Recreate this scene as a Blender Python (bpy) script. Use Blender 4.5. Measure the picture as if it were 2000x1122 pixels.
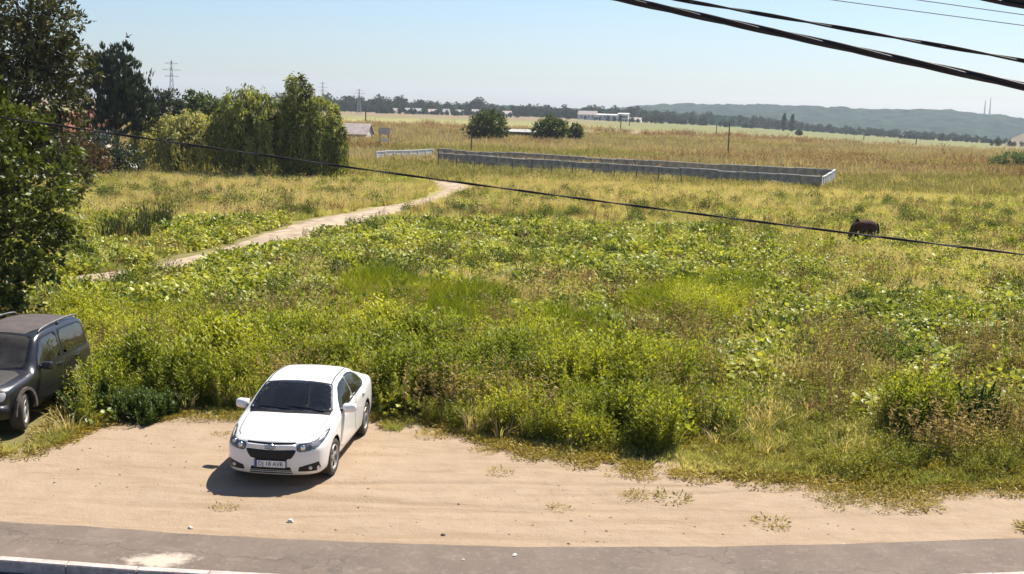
import bpy, bmesh, math, random
import numpy as np
from mathutils import Vector, Matrix
from mathutils.bvhtree import BVHTree

for _o in list(bpy.data.objects):
    bpy.data.objects.remove(_o)
random.seed(7)
RNG = np.random.default_rng(11)
R = math.radians
scene = bpy.context.scene
COL = scene.collection

# ------------------------------------------------------------------ camera
CAM_H, FPX, PITCH, ROLL = 6.4, 2350.0, math.atan(347 / 2350.0), R(1.7)
_f = Vector((0, math.cos(PITCH), -math.sin(PITCH)))
_r0 = Vector((1, 0, 0)); _u0 = Vector((0, math.sin(PITCH), math.cos(PITCH)))
_r = _r0 * math.cos(ROLL) + _u0 * math.sin(ROLL)
_u = _u0 * math.cos(ROLL) - _r0 * math.sin(ROLL)
cam_d = bpy.data.cameras.new('camera'); cam = bpy.data.objects.new('camera', cam_d)
COL.objects.link(cam)
cam.matrix_world = Matrix(((_r.x, _u.x, -_f.x, 0), (_r.y, _u.y, -_f.y, 0), (_r.z, _u.z, -_f.z, CAM_H), (0, 0, 0, 1)))
cam_d.sensor_width = 36.0; cam_d.lens = 36.0 * FPX / 2000.0
cam_d.clip_start = 0.2; cam_d.clip_end = 20000
scene.camera = cam

# ------------------------------------------------------------------ sky and sun
SUN_EL, SUN_AZ = R(55), math.atan2(0.62, 0.78)
world = bpy.data.worlds.new('World'); scene.world = world; world.use_nodes = True
wn = world.node_tree; wn.nodes.clear()
sky = wn.nodes.new('ShaderNodeTexSky'); sky.sky_type = 'NISHITA'; sky.sun_disc = False
sky.sun_elevation = SUN_EL; sky.sun_rotation = SUN_AZ
sky.altitude = 100; sky.air_density = 0.95; sky.dust_density = 1.0; sky.ozone_density = 6.5
bg = wn.nodes.new('ShaderNodeBackground'); bg.inputs['Strength'].default_value = 0.071
wo = wn.nodes.new('ShaderNodeOutputWorld')
wn.links.new(sky.outputs[0], bg.inputs[0]); wn.links.new(bg.outputs[0], wo.inputs[0])
sl = bpy.data.lights.new('sun', 'SUN'); sl.energy = 5.0; sl.angle = R(0.55); sl.color = (1.0, 0.94, 0.84)
sun = bpy.data.objects.new('sun', sl); COL.objects.link(sun)
_d = Vector((-math.sin(SUN_AZ) * math.cos(SUN_EL), -math.cos(SUN_AZ) * math.cos(SUN_EL), -math.sin(SUN_EL)))
sun.rotation_euler = _d.to_track_quat('-Z', 'Y').to_euler(); sun.location = (20, 30, 60)
scene.view_settings.view_transform = 'Standard'; scene.view_settings.look = 'None'
scene.view_settings.exposure = 1.0; scene.view_settings.gamma = 1.0
scene.render.resolution_x = 1024; scene.render.resolution_y = 574
try:
    scene.cycles.max_bounces = 4; scene.cycles.diffuse_bounces = 2; scene.cycles.glossy_bounces = 2; scene.cycles.transmission_bounces = 2; scene.cycles.transparent_max_bounces = 8
    scene.cycles.volume_bounces = 0
except Exception: pass

# ------------------------------------------------------------------ noise, terrain, pixel helpers
def _hash(ix, iy, seed):
    h = (ix.astype(np.int64) * 374761393 + iy.astype(np.int64) * 668265263 + seed * 1442695041) & 0x7fffffff
    h = ((h ^ (h >> 13)) * 1274126177) & 0x7fffffff
    return ((h ^ (h >> 16)) & 0xffff) / 65535.0
def vnoise(x, y, s, seed=0):
    x = np.asarray(x, float) / s; y = np.asarray(y, float) / s
    ix = np.floor(x); iy = np.floor(y); fx = x - ix; fy = y - iy
    fx = fx * fx * (3 - 2 * fx); fy = fy * fy * (3 - 2 * fy)
    a = _hash(ix, iy, seed); b = _hash(ix + 1, iy, seed); c = _hash(ix, iy + 1, seed); d = _hash(ix + 1, iy + 1, seed)
    return (a * (1 - fx) + b * fx) * (1 - fy) + (c * (1 - fx) + d * fx) * fy
def fbm(x, y, s, seed=0, o=3):
    v = 0; t = 0
    for k in range(o):
        v = v + vnoise(x, y, s / 2 ** k, seed + k * 17) * 0.5 ** k; t += 0.5 ** k
    return v / t
def smooth(a, b, v):
    t = np.clip((np.asarray(v, float) - a) / (b - a), 0, 1); return t * t * (3 - 2 * t)
def ray(px, py):
    return _f + _r * ((px - 1000) / FPX) - _u * ((py - 561) / FPX)
def G0(px, py, z=0.0):
    d = ray(px, py); t = (z - CAM_H) / d.z
    return (d.x * t, d.y * t)
SW_FAR = np.array([G0(*p) for p in ((-700, 975), (-300, 1002), (0, 1021), (350, 1046), (700, 1064), (1000, 1073), (1400, 1071), (1700, 1064), (2000, 1054), (2300, 1040), (2700, 1020))])
MARGIN = np.array([G0(*p) for p in ((-500, 900), (0, 880), (110, 872), (215, 822), (330, 812), (460, 812), (720, 815), (840, 838), (960, 864), (1100, 888), (1330, 905), (1500, 930), (1650, 950), (1800, 962), (2000, 962), (2400, 950))])
def y_s(x): return np.interp(x, SW_FAR[:, 0], SW_FAR[:, 1])
def y_m(x): return np.interp(x, MARGIN[:, 0], MARGIN[:, 1])
def T_macro(x, y):
    x = np.asarray(x, float); y = np.asarray(y, float)
    r = np.hypot(x, y); b = np.degrees(np.arctan2(x, np.maximum(y, 1)))
    return -np.maximum(0, np.minimum(r, 2600) - 150) * 0.0119 * smooth(0, 26, b)
def ruts(x, y):
    """wheel ruts that cars have left in the sand, 0..1"""
    v = 0
    for (c, k, q, a_, b_) in ((18.15, -.015, .006, -7, 5), (19.35, .06, -.010, -5, 4.5), (18.7, .10, .012, 0, 9), (17.7, .02, .004, -9, -1)):
        for s_ in (-.72, .72):
            d = y - (c + s_ + k * x + q * x * x + (vnoise(x, c * 3, 1.4, 44) - .5) * .12)
            v = np.maximum(v, np.exp(-(d / .085) ** 2) * smooth(a_, a_ + 2, x) * (1 - smooth(b_ - 2, b_, x)) * (.35 + .65 * vnoise(x, y, 1.1, 45)))
    return v
def T(x, y):
    x = np.asarray(x, float); y = np.asarray(y, float)
    fld = smooth(-0.5, 4, y - y_m(x)); r = np.hypot(x, y)
    z = T_macro(x, y) + fld * ((fbm(x, y, 5.0, 3) - .5) * .30 * (1 + smooth(120, 500, r) * 2))
    z = z + (1 - fld) * ((fbm(x, y, 1.6, 9) - .5) * .05 + (fbm(x, y, .5, 10, 3) - .5) * .035 - .03 * ruts(x, y))
    near = smooth(0.2, 0.9, y_s(x) - y)
    return z * (1 - near) - 0.32 * near
def G(px, py):
    d = ray(px, py); 
    if d.z >= -1e-5: d.z = -1e-5
    t = -CAM_H / d.z
    for _ in range(25):
        t = 0.5 * t + 0.5 * (float(T_macro(d.x * t, d.y * t)) - CAM_H) / d.z
    return Vector((d.x * t, d.y * t, float(T(d.x * t, d.y * t))))
def P(px, py, dist):
    d = ray(px, py); t = dist / math.hypot(d.x, d.y)
    return Vector((d.x * t, d.y * t, CAM_H + d.z * t))
def proj(x, y, z):
    vx = np.asarray(x, float); vy = np.asarray(y, float); vz = np.asarray(z, float) - CAM_H
    zc = np.maximum(vx * _f.x + vy * _f.y + vz * _f.z, 0.1)
    return (1000 + FPX * (vx * _r.x + vy * _r.y + vz * _r.z) / zc, 561 - FPX * (vx * _u.x + vy * _u.y + vz * _u.z) / zc)

# ------------------------------------------------------------------ object helpers
def tag(o, label=None, cat=None, group=None, kind=None):
    if label: o['label'] = label
    if cat: o['category'] = cat
    if group: o['group'] = group
    if kind: o['kind'] = kind
    return o
def link(name, me, mats=None, parent=None, col=None):
    o = bpy.data.objects.new(name, me); (col or COL).objects.link(o)
    if mats is not None:
        for m in (mats if isinstance(mats, (list, tuple)) else [mats]): me.materials.append(m)
    if parent is not None: o.parent = parent
    return o
def empty(name, loc, rz=0.0, parent=None):
    o = bpy.data.objects.new(name, None); COL.objects.link(o); o.location = loc; o.rotation_euler = (0, 0, rz)
    o.empty_display_size = 0.3
    if parent is not None: o.parent = parent
    return o
def np_mesh(name, V, quads=None, tris=None, shade=None, smooth_=False):
    V = np.asarray(V, np.float32).reshape(-1, 3)
    quads = np.zeros((0, 4), np.int32) if quads is None else np.asarray(quads, np.int32).reshape(-1, 4)
    tris = np.zeros((0, 3), np.int32) if tris is None else np.asarray(tris, np.int32).reshape(-1, 3)
    me = bpy.data.meshes.new(name)
    me.vertices.add(len(V)); me.vertices.foreach_set('co', V.ravel())
    nl = quads.size + tris.size
    me.loops.add(nl); me.loops.foreach_set('vertex_index', np.concatenate([quads.ravel(), tris.ravel()]).astype(np.int32))
    me.polygons.add(len(quads) + len(tris))
    st = np.concatenate([np.arange(len(quads)) * 4, quads.size + np.arange(len(tris)) * 3]).astype(np.int32)
    me.polygons.foreach_set('loop_start', st)
    if smooth_: me.polygons.foreach_set('use_smooth', np.ones(len(st), bool))
    me.update(calc_edges=True)
    if shade is not None:
        a = me.attributes.new('shade', 'FLOAT', 'POINT'); a.data.foreach_set('value', np.asarray(shade, np.float32))
    me.validate()
    return me
class MB:
    def __init__(s): s.v = []; s.f = []; s.sh = []
    def add(s, V, F, sh=0.5):
        o = len(s.v); s.v += [tuple(p) for p in V]; s.f += [tuple(i + o for i in f) for f in F]
        s.sh += (list(sh) if hasattr(sh, '__len__') else [sh] * len(V)); return s
    def box(s, c, d, rz=0.0, M=None):
        V = [Vector((x * d[0] / 2, y * d[1] / 2, z * d[2] / 2)) for x in (-1, 1) for y in (-1, 1) for z in (-1, 1)]
        if M is None: M = Matrix.Rotation(rz, 3, 'Z')
        V = [M @ p + Vector(c) for p in V]
        return s.add(V, [(0, 1, 3, 2), (4, 6, 7, 5), (0, 4, 5, 1), (2, 3, 7, 6), (0, 2, 6, 4), (1, 5, 7, 3)])
    def tube(s, pts, rad, n=6, cap=True):
        pts = [Vector(p) for p in pts]
        if not hasattr(rad, '__len__'): rad = [rad] * len(pts)
        V = []; F = []; ref = Vector((0.31, 0.17, 0.93))
        for i, p in enumerate(pts):
            d = (pts[min(i + 1, len(pts) - 1)] - pts[max(i - 1, 0)]).normalized()
            a = d.cross(ref)
            if a.length < 0.05: a = d.cross(Vector((1, 0, 0)))
            a.normalize(); b = d.cross(a)
            for k in range(n):
                t = 2 * math.pi * k / n; V.append(p + (a * math.cos(t) + b * math.sin(t)) * rad[i])
        for i in range(len(pts) - 1):
            for k in range(n):
                F.append((i * n + k, i * n + (k + 1) % n, (i + 1) * n + (k + 1) % n, (i + 1) * n + k))
        if cap: F.append(tuple(range(n))[::-1]); F.append(tuple((len(pts) - 1) * n + k for k in range(n)))
        return s.add(V, F)
    def lathe(s, prof, axis='Y', n=32, c=(0, 0, 0)):
        V = []; F = []; m = len(prof)
        for k in range(n):
            t = 2 * math.pi * k / n
            for (r, h) in prof:
                if axis == 'Y': V.append((c[0] + r * math.cos(t), c[1] + h, c[2] + r * math.sin(t)))
                else: V.append((c[0] + r * math.cos(t), c[1] + r * math.sin(t), c[2] + h))
        for k in range(n):
            for j in range(m - 1):
                a = k * m + j; b = ((k + 1) % n) * m + j
                F.append((a, b, b + 1, a + 1))
        return s.add(V, F)
    def mesh(s, name, smooth_=False):
        me = bpy.data.meshes.new(name); me.from_pydata(s.v, [], s.f)
        if smooth_:
            me.polygons.foreach_set('use_smooth', np.ones(len(me.polygons), bool))
        a = me.attributes.new('shade', 'FLOAT', 'POINT'); a.data.foreach_set('value', np.asarray(s.sh, np.float32))
        me.update(); return me
    def build(s, name, mat, parent=None, smooth_=False, bevel=0.0):
        o = link(name, s.mesh(name, smooth_), mat, parent)
        if bevel:
            b = o.modifiers.new('bevel', 'BEVEL'); b.width = bevel; b.segments = 2; b.limit_method = 'ANGLE'
        return o

# ------------------------------------------------------------------ materials
def newmat(name):
    m = bpy.data.materials.new(name); m.use_nodes = True; nt = m.node_tree; nt.nodes.clear()
    out = nt.nodes.new('ShaderNodeOutputMaterial'); return m, nt, out
def N(nt, t, **kw):
    n = nt.nodes.new(t)
    for k, v in kw.items():
        if k.startswith('_'): setattr(n, k[1:], v)
        else: n.inputs[k.replace('__', ' ')].default_value = v
    return n
def ramp(nt, fac, stops):
    r = nt.nodes.new('ShaderNodeValToRGB'); e = r.color_ramp.elements
    while len(e) < len(stops): e.new(0.5)
    for i, (p, c) in enumerate(stops):
        e[i].position = p; e[i].color = (c[0], c[1], c[2], 1) if hasattr(c, '__len__') else (c, c, c, 1)
    nt.links.new(fac, r.inputs[0]); return r
def mixc(nt, fac, a, b, mode='MIX'):
    m = nt.nodes.new('ShaderNodeMix'); m.data_type = 'RGBA'; m.blend_type = mode
    for s_, i in ((fac, 0), (a, 6), (b, 7)):
        if hasattr(s_, 'is_linked'): nt.links.new(s_, m.inputs[i])
        elif hasattr(s_, '__len__'): m.inputs[i].default_value = (s_[0], s_[1], s_[2], 1)
        else: m.inputs[i].default_value = s_
    return m.outputs[2]
def mth(nt, op, a, b=None, c=None, clamp=False):
    m = nt.nodes.new('ShaderNodeMath'); m.operation = op; m.use_clamp = clamp
    for i, s_ in enumerate((a, b, c)):
        if s_ is None: continue
        if hasattr(s_, 'is_linked'): nt.links.new(s_, m.inputs[i])
        else: m.inputs[i].default_value = s_
    return m.outputs[0]
def surf(name, col, rough=0.8, var=0.15, scale=6.0, metal=0.0, bump=0.0, col2=None, spec=0.3, coat=0.0):
    """plain procedural surface with noise variation of colour and roughness"""
    m, nt, out = newmat(name)
    tc = N(nt, 'ShaderNodeTexCoord'); nz = N(nt, 'ShaderNodeTexNoise', Scale=scale, Detail=5.0, Roughness=0.62)
    nt.links.new(tc.outputs['Object'], nz.inputs['Vector'])
    b = N(nt, 'ShaderNodeBsdfPrincipled', Metallic=metal)
    c2 = col2 or tuple(c * (1 - var * 1.6) for c in col); c1 = tuple(min(1, c * (1 + var * .6)) for c in col)
    rp = ramp(nt, nz.outputs[0], ((0.32, c2), (0.66, c1)))
    nt.links.new(rp.outputs[0], b.inputs['Base Color'])
    nt.links.new(mth(nt, 'MULTIPLY_ADD', nz.outputs[0], 0.25, rough - 0.12, clamp=True), b.inputs['Roughness'])
    b.inputs['Specular IOR Level'].default_value = spec; b.inputs['Coat Weight'].default_value = coat
    if bump:
        bp = N(nt, 'ShaderNodeBump', Strength=bump, Distance=0.02); nt.links.new(nz.outputs[0], bp.inputs['Height']); nt.links.new(bp.outputs[0], b.inputs['Normal'])
    nt.links.new(b.outputs[0], out.inputs[0]); return m
def leafmat(name, ca, cb, inst=False, trans=0.35, gloss=0.05, var=0.45):
    """leaf: colour runs ca..cb by plant (tint) and by leaf (shade); thin leaves let light through"""
    m, nt, out = newmat(name)
    at = N(nt, 'ShaderNodeAttribute', _attribute_name='shade')
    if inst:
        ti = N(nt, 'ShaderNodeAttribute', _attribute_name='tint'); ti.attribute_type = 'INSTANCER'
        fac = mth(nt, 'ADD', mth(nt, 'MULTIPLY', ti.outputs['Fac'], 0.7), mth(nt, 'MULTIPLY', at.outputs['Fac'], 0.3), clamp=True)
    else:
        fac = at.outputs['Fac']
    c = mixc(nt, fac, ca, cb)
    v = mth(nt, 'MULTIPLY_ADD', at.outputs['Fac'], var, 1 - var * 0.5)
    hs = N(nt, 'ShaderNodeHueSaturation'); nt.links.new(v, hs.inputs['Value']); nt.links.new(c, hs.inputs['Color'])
    d = N(nt, 'ShaderNodeBsdfDiffuse'); t = N(nt, 'ShaderNodeBsdfTranslucent'); g = N(nt, 'ShaderNodeBsdfGlossy', Roughness=0.42)
    nt.links.new(hs.outputs[0], d.inputs[0])
    tcol = mixc(nt, 1.0, hs.outputs[0], (1.25, 1.2, 0.55), 'MULTIPLY'); nt.links.new(tcol, t.inputs[0])
    g.inputs[0].default_value = (1, 1, 1, 1)
    m1 = N(nt, 'ShaderNodeMixShader', Fac=trans); nt.links.new(d.outputs[0], m1.inputs[1]); nt.links.new(t.outputs[0], m1.inputs[2])
    m2 = N(nt, 'ShaderNodeMixShader', Fac=gloss); nt.links.new(m1.outputs[0], m2.inputs[1]); nt.links.new(g.outputs[0], m2.inputs[2])
    nt.links.new(m2.outputs[0], out.inputs[0]); return m
# ------------------------------------------------------------------ ground
def ground_material():
    m, nt, out = newmat('field_ground')
    geo = N(nt, 'ShaderNodeNewGeometry'); L = nt.links.new
    sep = N(nt, 'ShaderNodeSeparateXYZ'); L(geo.outputs['Position'], sep.inputs[0])
    def noise(scale, detail=5.0, rough=0.6, stretch=None, dist=0.0):
        n = N(nt, 'ShaderNodeTexNoise', Scale=scale, Detail=detail, Roughness=rough, Distortion=dist)
        if stretch:
            mp = N(nt, 'ShaderNodeMapping'); mp.inputs['Scale'].default_value = stretch; L(geo.outputs['Position'], mp.inputs[0]); L(mp.outputs[0], n.inputs['Vector'])
        else: L(geo.outputs['Position'], n.inputs['Vector'])
        return n.outputs[0]
    sand_a = N(nt, 'ShaderNodeAttribute', _attribute_name='sand').outputs['Fac']
    n_big = noise(0.35, 4); n_mid = noise(2.2, 6, 0.65); n_fine = noise(22, 5, 0.7); n_grit = noise(110, 3, 0.7)
    # sand and dust
    s1 = ramp(nt, n_mid, ((0.3, (0.262, 0.186, 0.120)), (0.62, (0.315, 0.235, 0.159)))).outputs[0]
    s2 = mixc(nt, mth(nt, 'MULTIPLY', n_big, 0.55), s1, (0.35, 0.268, 0.188))
    streak = noise(1.0, 6, 0.62, (0.55, 3.4, 1.0), 0.6)
    s3 = mixc(nt, ramp(nt, streak, ((0.54, 0.0), (0.70, 0.6))).outputs[0], s2, (0.24, 0.165, 0.10))
    rut = noise(0.8, 5, 0.6, (0.25, 2.3, 1.0), 0.8)
    s3 = mixc(nt, ramp(nt, rut, ((0.54, 0.0), (0.68, 0.65))).outputs[0], s3, (0.25, 0.18, 0.11))
    s4 = mixc(nt, ramp(nt, n_fine, ((0.60, 0.0), (0.72, 0.7))).outputs[0], s3, (0.22, 0.155, 0.095))
    s5 = mixc(nt, ramp(nt, n_grit, ((0.66, 0.0), (0.74, 0.7))).outputs[0], s4, (0.45, 0.36, 0.27))
    rut_a = N(nt, 'ShaderNodeAttribute', _attribute_name='rut').outputs['Fac']
    s5 = mixc(nt, mth(nt, 'MULTIPLY', rut_a, 0.55), s5, (0.25, 0.18, 0.115))                 # darker, packed earth in the ruts
    # soil and litter below the weeds
    g1 = ramp(nt, n_fine, ((0.3, (0.105, 0.085, 0.035)), (0.55, (0.17, 0.145, 0.055)), (0.75, (0.26, 0.215, 0.095)))).outputs[0]
    # far strips of the plain, along x
    yw = mth(nt, 'ADD', sep.outputs[1], mth(nt, 'MULTIPLY', mth(nt, 'SUBTRACT', noise(0.006, 4, 0.6, (1, 2.5, 1)), 0.5), 160.0))
    yn = mth(nt, 'DIVIDE', yw, 1200.0)
    straw = (0.38, 0.31, 0.125); olive = (0.30, 0.265, 0.09); brown = (0.30, 0.215, 0.135); pink = (0.21, 0.15, 0.095); yg = (0.30, 0.275, 0.095)
    far = ramp(nt, yn, ((0.05, olive), (0.10, straw), (0.15, yg), (0.19, brown), (0.31, (0.27, 0.195, 0.12)), (0.36, yg), (0.56, (0.20, 0.20, 0.072)), (0.62, pink), (0.9, (0.21, 0.15, 0.095)))).outputs[0]
    rgt = ramp(nt, mth(nt, 'DIVIDE', sep.outputs[0], mth(nt, 'MAXIMUM', sep.outputs[1], 1.0)), ((0.02, 0.0), (0.12, 1.0))).outputs[0]
    farr = ramp(nt, yn, ((0.05, olive), (0.10, straw), (0.17, yg), (0.21, brown), (0.38, (0.29, 0.205, 0.125)), (0.42, (0.16, 0.17, 0.055)), (0.9, (0.14, 0.155, 0.05)))).outputs[0]
    far = mixc(nt, rgt, far, farr)
    patch = noise(0.02, 6, 0.68, (0.5, 1.6, 1.0), 0.7)
    far = mixc(nt, ramp(nt, patch, ((0.44, 0.0), (0.62, 0.55))).outputs[0], far, (0.135, 0.125, 0.045))
    patch2 = noise(0.09, 6, 0.7, (0.6, 1.8, 1.0), 0.5)
    far = mixc(nt, ramp(nt, patch2, ((0.52, 0.0), (0.68, 0.6))).outputs[0], far, (0.30, 0.235, 0.115))
    clump = noise(0.55, 6, 0.75, (0.7, 1.0, 1.0))
    far = mixc(nt, ramp(nt, clump, ((0.50, 0.0), (0.62, 0.65))).outputs[0], far, (0.115, 0.095, 0.045))
    col = mixc(nt, ramp(nt, mth(nt, 'DIVIDE', sep.outputs[1], 200.0), ((0.2, 0.0), (0.5, 1.0))).outputs[0], g1, far)
    ms = mth(nt, 'ADD', sand_a, mth(nt, 'MULTIPLY', mth(nt, 'SUBTRACT', n_mid, 0.5), 1.1))
    col = mixc(nt, ramp(nt, ms, ((0.40, 0.0), (0.56, 1.0))).outputs[0], col, s5)
    b = N(nt, 'ShaderNodeBsdfPrincipled', Roughness=0.95); b.inputs['Specular IOR Level'].default_value = 0.12
    L(col, b.inputs['Base Color'])
    h = mth(nt, 'ADD', mth(nt, 'MULTIPLY', n_mid, 1.0), mth(nt, 'ADD', mth(nt, 'MULTIPLY', n_fine, 0.35), mth(nt, 'MULTIPLY', streak, 0.35)))
    bp = N(nt, 'ShaderNodeBump', Strength=0.9, Distance=0.05); L(h, bp.inputs['Height']); L(bp.outputs[0], b.inputs['Normal'])
    L(b.outputs[0], out.inputs[0]); return m
def axis(lo, hi, c, n, k):
    s = np.linspace(-1, 1, n); v = np.sinh(s * k) / np.sinh(k)
    return np.where(v < 0, c + v * (c - lo), c + v * (hi - c))
gx = axis(-5200, 5200, 0, 360, 8.2); gy = axis(-250, 6000, 21, 460, 8.6)
X, Y = np.meshgrid(gx, gy); Z = T(X, Y)
nx, ny = len(gx), len(gy)
i = np.arange(nx * ny).reshape(ny, nx)
q = np.stack([i[:-1, :-1], i[:-1, 1:], i[1:, 1:], i[1:, :-1]], -1).reshape(-1, 4)
gm = np_mesh('field_ground', np.stack([X, Y, Z], -1), q, smooth_=True)
sandv = 1 - smooth(-0.9, 1.0, Y - y_m(X))
a = gm.attributes.new('sand', 'FLOAT', 'POINT'); a.data.foreach_set('value', sandv.ravel().astype(np.float32))
a = gm.attributes.new('rut', 'FLOAT', 'POINT'); a.data.foreach_set('value', ruts(X, Y).ravel().astype(np.float32))
tag(link('field_ground', gm, ground_material()), kind='structure')

# pavement of dark asphalt, its kerb and the road below
def asphalt(name, c, stain=None):
    m, nt, out = newmat(name); L = nt.links.new
    geo = N(nt, 'ShaderNodeNewGeometry')
    def nz(s, d=5.0, r=0.65):
        n = N(nt, 'ShaderNodeTexNoise', Scale=s, Detail=d, Roughness=r); L(geo.outputs['Position'], n.inputs['Vector']); return n.outputs[0]
    base = ramp(nt, nz(0.9), ((0.3, tuple(x * 0.82 for x in c)), (0.7, tuple(x * 1.22 for x in c)))).outputs[0]
    agg = nz(95, 3, 0.75)
    base = mixc(nt, ramp(nt, agg, ((0.55, 0.0), (0.75, 0.6))).outputs[0], base, (0.30, 0.25, 0.21))
    base = mixc(nt, ramp(nt, nz(14, 5, 0.7), ((0.56, 0.0), (0.70, 0.55))).outputs[0], base, (0.27, 0.215, 0.17))
    base = mixc(nt, ramp(nt, nz(3.3, 6, 0.7), ((0.54, 0.0), (0.72, 0.5))).outputs[0], base, (0.245, 0.20, 0.165))
    vor = N(nt, 'ShaderNodeTexVoronoi', Scale=0.22); vor.feature = 'DISTANCE_TO_EDGE'
    wv = N(nt, 'ShaderNodeVectorMath', _operation='ADD'); nn_ = N(nt, 'ShaderNodeTexNoise', Scale=2.0, Detail=4.0); L(geo.outputs['Position'], nn_.inputs['Vector']); L(nn_.outputs['Color'], wv.inputs[0]); L(geo.outputs['Position'], wv.inputs[1]); L(wv.outputs[0], vor.inputs['Vector'])
    base = mixc(nt, ramp(nt, vor.outputs['Distance'], ((0.0, 0.45), (0.006, 0.0))).outputs[0], base, (0.05, 0.042, 0.038))
    if stain is not None:
        se = N(nt, 'ShaderNodeAttribute', _attribute_name='shade').outputs['Fac']                 # dust blown in from the sandy side
        dz = mth(nt, 'ADD', se, mth(nt, 'MULTIPLY', mth(nt, 'SUBTRACT', nz(7.0, 6, 0.72), 0.5), 0.9)); base = mixc(nt, ramp(nt, dz, ((1.05, 0.0), (1.3, 0.6))).outputs[0], base, (0.36, 0.275, 0.19))
        v = N(nt, 'ShaderNodeVectorMath', _operation='SUBTRACT'); L(geo.outputs['Position'], v.inputs[0]); v.inputs[1].default_value = stain
        mp = N(nt, 'ShaderNodeMapping'); mp.inputs['Scale'].default_value = (1.15, 2.0, 0.0); L(v.outputs[0], mp.inputs[0])
        ln = N(nt, 'ShaderNodeVectorMath', _operation='LENGTH'); L(mp.outputs[0], ln.inputs[0])
        d = mth(nt, 'ADD', ln.outputs['Value'], mth(nt, 'MULTIPLY', mth(nt, 'SUBTRACT', nz(4.5, 7, 0.72), 0.5), 1.5))
        base = mixc(nt, ramp(nt, d, ((0.28, 1.0), (0.62, 0.0))).outputs[0], base, (0.42, 0.35, 0.28))
    b = N(nt, 'ShaderNodeBsdfPrincipled', Roughness=0.9); b.inputs['Specular IOR Level'].default_value = 0.2
    L(base, b.inputs['Base Color'])
    bp = N(nt, 'ShaderNodeBump', Strength=0.5, Distance=0.01); L(agg, bp.inputs['Height']); L(bp.outputs[0], b.inputs['Normal'])
    L(b.outputs[0], out.inputs[0]); return m
def strip_mesh(far_off, near_off, z, thick, rag=0.0):
    xs = np.linspace(-16, 16, 150); V = []; F = []
    for k, x in enumerate(xs):
        y = float(y_s(x)); rg = (vnoise(x, 3.3, 0.35, 5) - .5) * rag + (vnoise(x, 9.3, 1.5, 6) - .5) * rag
        for (yy, zz) in ((y + far_off + rg, z), (y + near_off, z), (y + near_off, z - thick), (y + far_off + rg, z - thick)): V.append((x, yy, zz))
        if k:
            o = (k - 1) * 4
            for j in range(4): F.append((o + j, o + (j + 1) % 4, o + 4 + (j + 1) % 4, o + 4 + j))
    return V, F
mb = MB(); Vs, Fs = strip_mesh(0.0, -1.36, 0.03, 0.14, 0.05); mb.add(Vs, Fs, [(1.0, 0.2, 0.2, 1.0)[k % 4] for k in range(len(Vs))])
tag(mb.build('asphalt_pavement', asphalt('pavement_asphalt', (0.138, 0.107, 0.085), (*G0(315, 1098), 0.03))), kind='structure')
M_CONC = surf('kerb_concrete', (0.46, 0.38, 0.34), 0.9, 0.2, 9.0, bump=0.3)
kerb = empty('kerb', (0, 0, 0)); tag(kerb, kind='structure')
for k in range(32):                                     # kerb stones, each one metre long
    x0 = -16 + k; x1 = x0 + 0.985; V = []
    for x in (x0, x1):
        y = float(y_s(x)) - 1.365
        for (yy, zz) in ((y, 0.042), (y - 0.12, 0.038), (y - 0.132, 0.02), (y - 0.136, -0.2), (y, -0.2)): V.append((x, yy, zz))
    kb = MB(); kb.add(V, [(0, 1, 6, 5), (1, 2, 7, 6), (2, 3, 8, 7), (3, 4, 9, 8), (4, 0, 5, 9), (0, 4, 3, 2, 1), (5, 6, 7, 8, 9)])
    kb.build('kerb_stone', M_CONC, kerb)
mb = MB(); xs = np.linspace(-30, 30, 60)
V = []; F = []
for k, x in enumerate(xs):
    y = float(y_s(np.clip(x, -16, 16))) - 1.5; V += [(x, y, -0.13), (x, y - 6.5, -0.10)]
    if k: F.append((2 * k - 2, 2 * k - 1, 2 * k + 1, 2 * k))
mb.add(V, F); tag(mb.build('road', asphalt('road_asphalt', (0.055, 0.05, 0.05))), kind='structure')

# sandy track through the field
UP = [(-120, 560), (60, 552), (185, 537), (280, 524), (430, 487), (490, 466), (553, 446), (640, 425), (720, 410), (800, 395), (850, 382), (866, 371), (852, 360), (790, 349), (700, 338), (560, 328)]
LO = [(-120, 590), (60, 573), (200, 558), (290, 543), (440, 503), (530, 484), (600, 468), (684, 449), (740, 428), (800, 408), (856, 392), (897, 382), (932, 371), (900, 361), (830, 350), (700, 343), (560, 333)]
def resample(pts, n):
    p = np.array([G(*q)[:2] for q in pts]); d = np.r_[0, np.cumsum(np.hypot(*np.diff(p, axis=0).T))]
    t = np.linspace(0, d[-1], n); return np.stack([np.interp(t, d, p[:, 0]), np.interp(t, d, p[:, 1])], 1)
NT = 260
U_, L_ = resample(UP, NT), resample(LO, NT)
TRK_C = (U_ + L_) / 2; TRK_W = np.hypot(*(U_ - L_).T) / 2
V = []; F = []
M_ = 9
for k in range(NT):
    rg = (vnoise(k * 1.0, 1.0, 2.5, 2) - .5) * .5; rg2 = (vnoise(k * 1.0, 7.0, 2.5, 4) - .5) * .5
    for j in range(M_):
        t = j / (M_ - 1); t2 = t * (1 + rg * .3 + rg2 * .3) - rg * .3
        x, y = U_[k] * (1 - t2) + L_[k] * t2
        V.append((x, y, float(T(x, y)) + 0.02 + 0.09 * math.sin(math.pi * t) ** .5 - (0.10 if j in (0, M_ - 1) else 0)))
    if k:
        for j in range(M_ - 1):
            o = (k - 1) * M_ + j; F.append((o, o + 1, o + M_ + 1, o + M_))
mb = MB(); mb.add(V, F)
tag(mb.build('dirt_track', surf('track_sand', (0.37, 0.29, 0.205), 0.95, 0.3, 1.1, bump=0.6, spec=0.1), smooth_=True), kind='structure')
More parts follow.
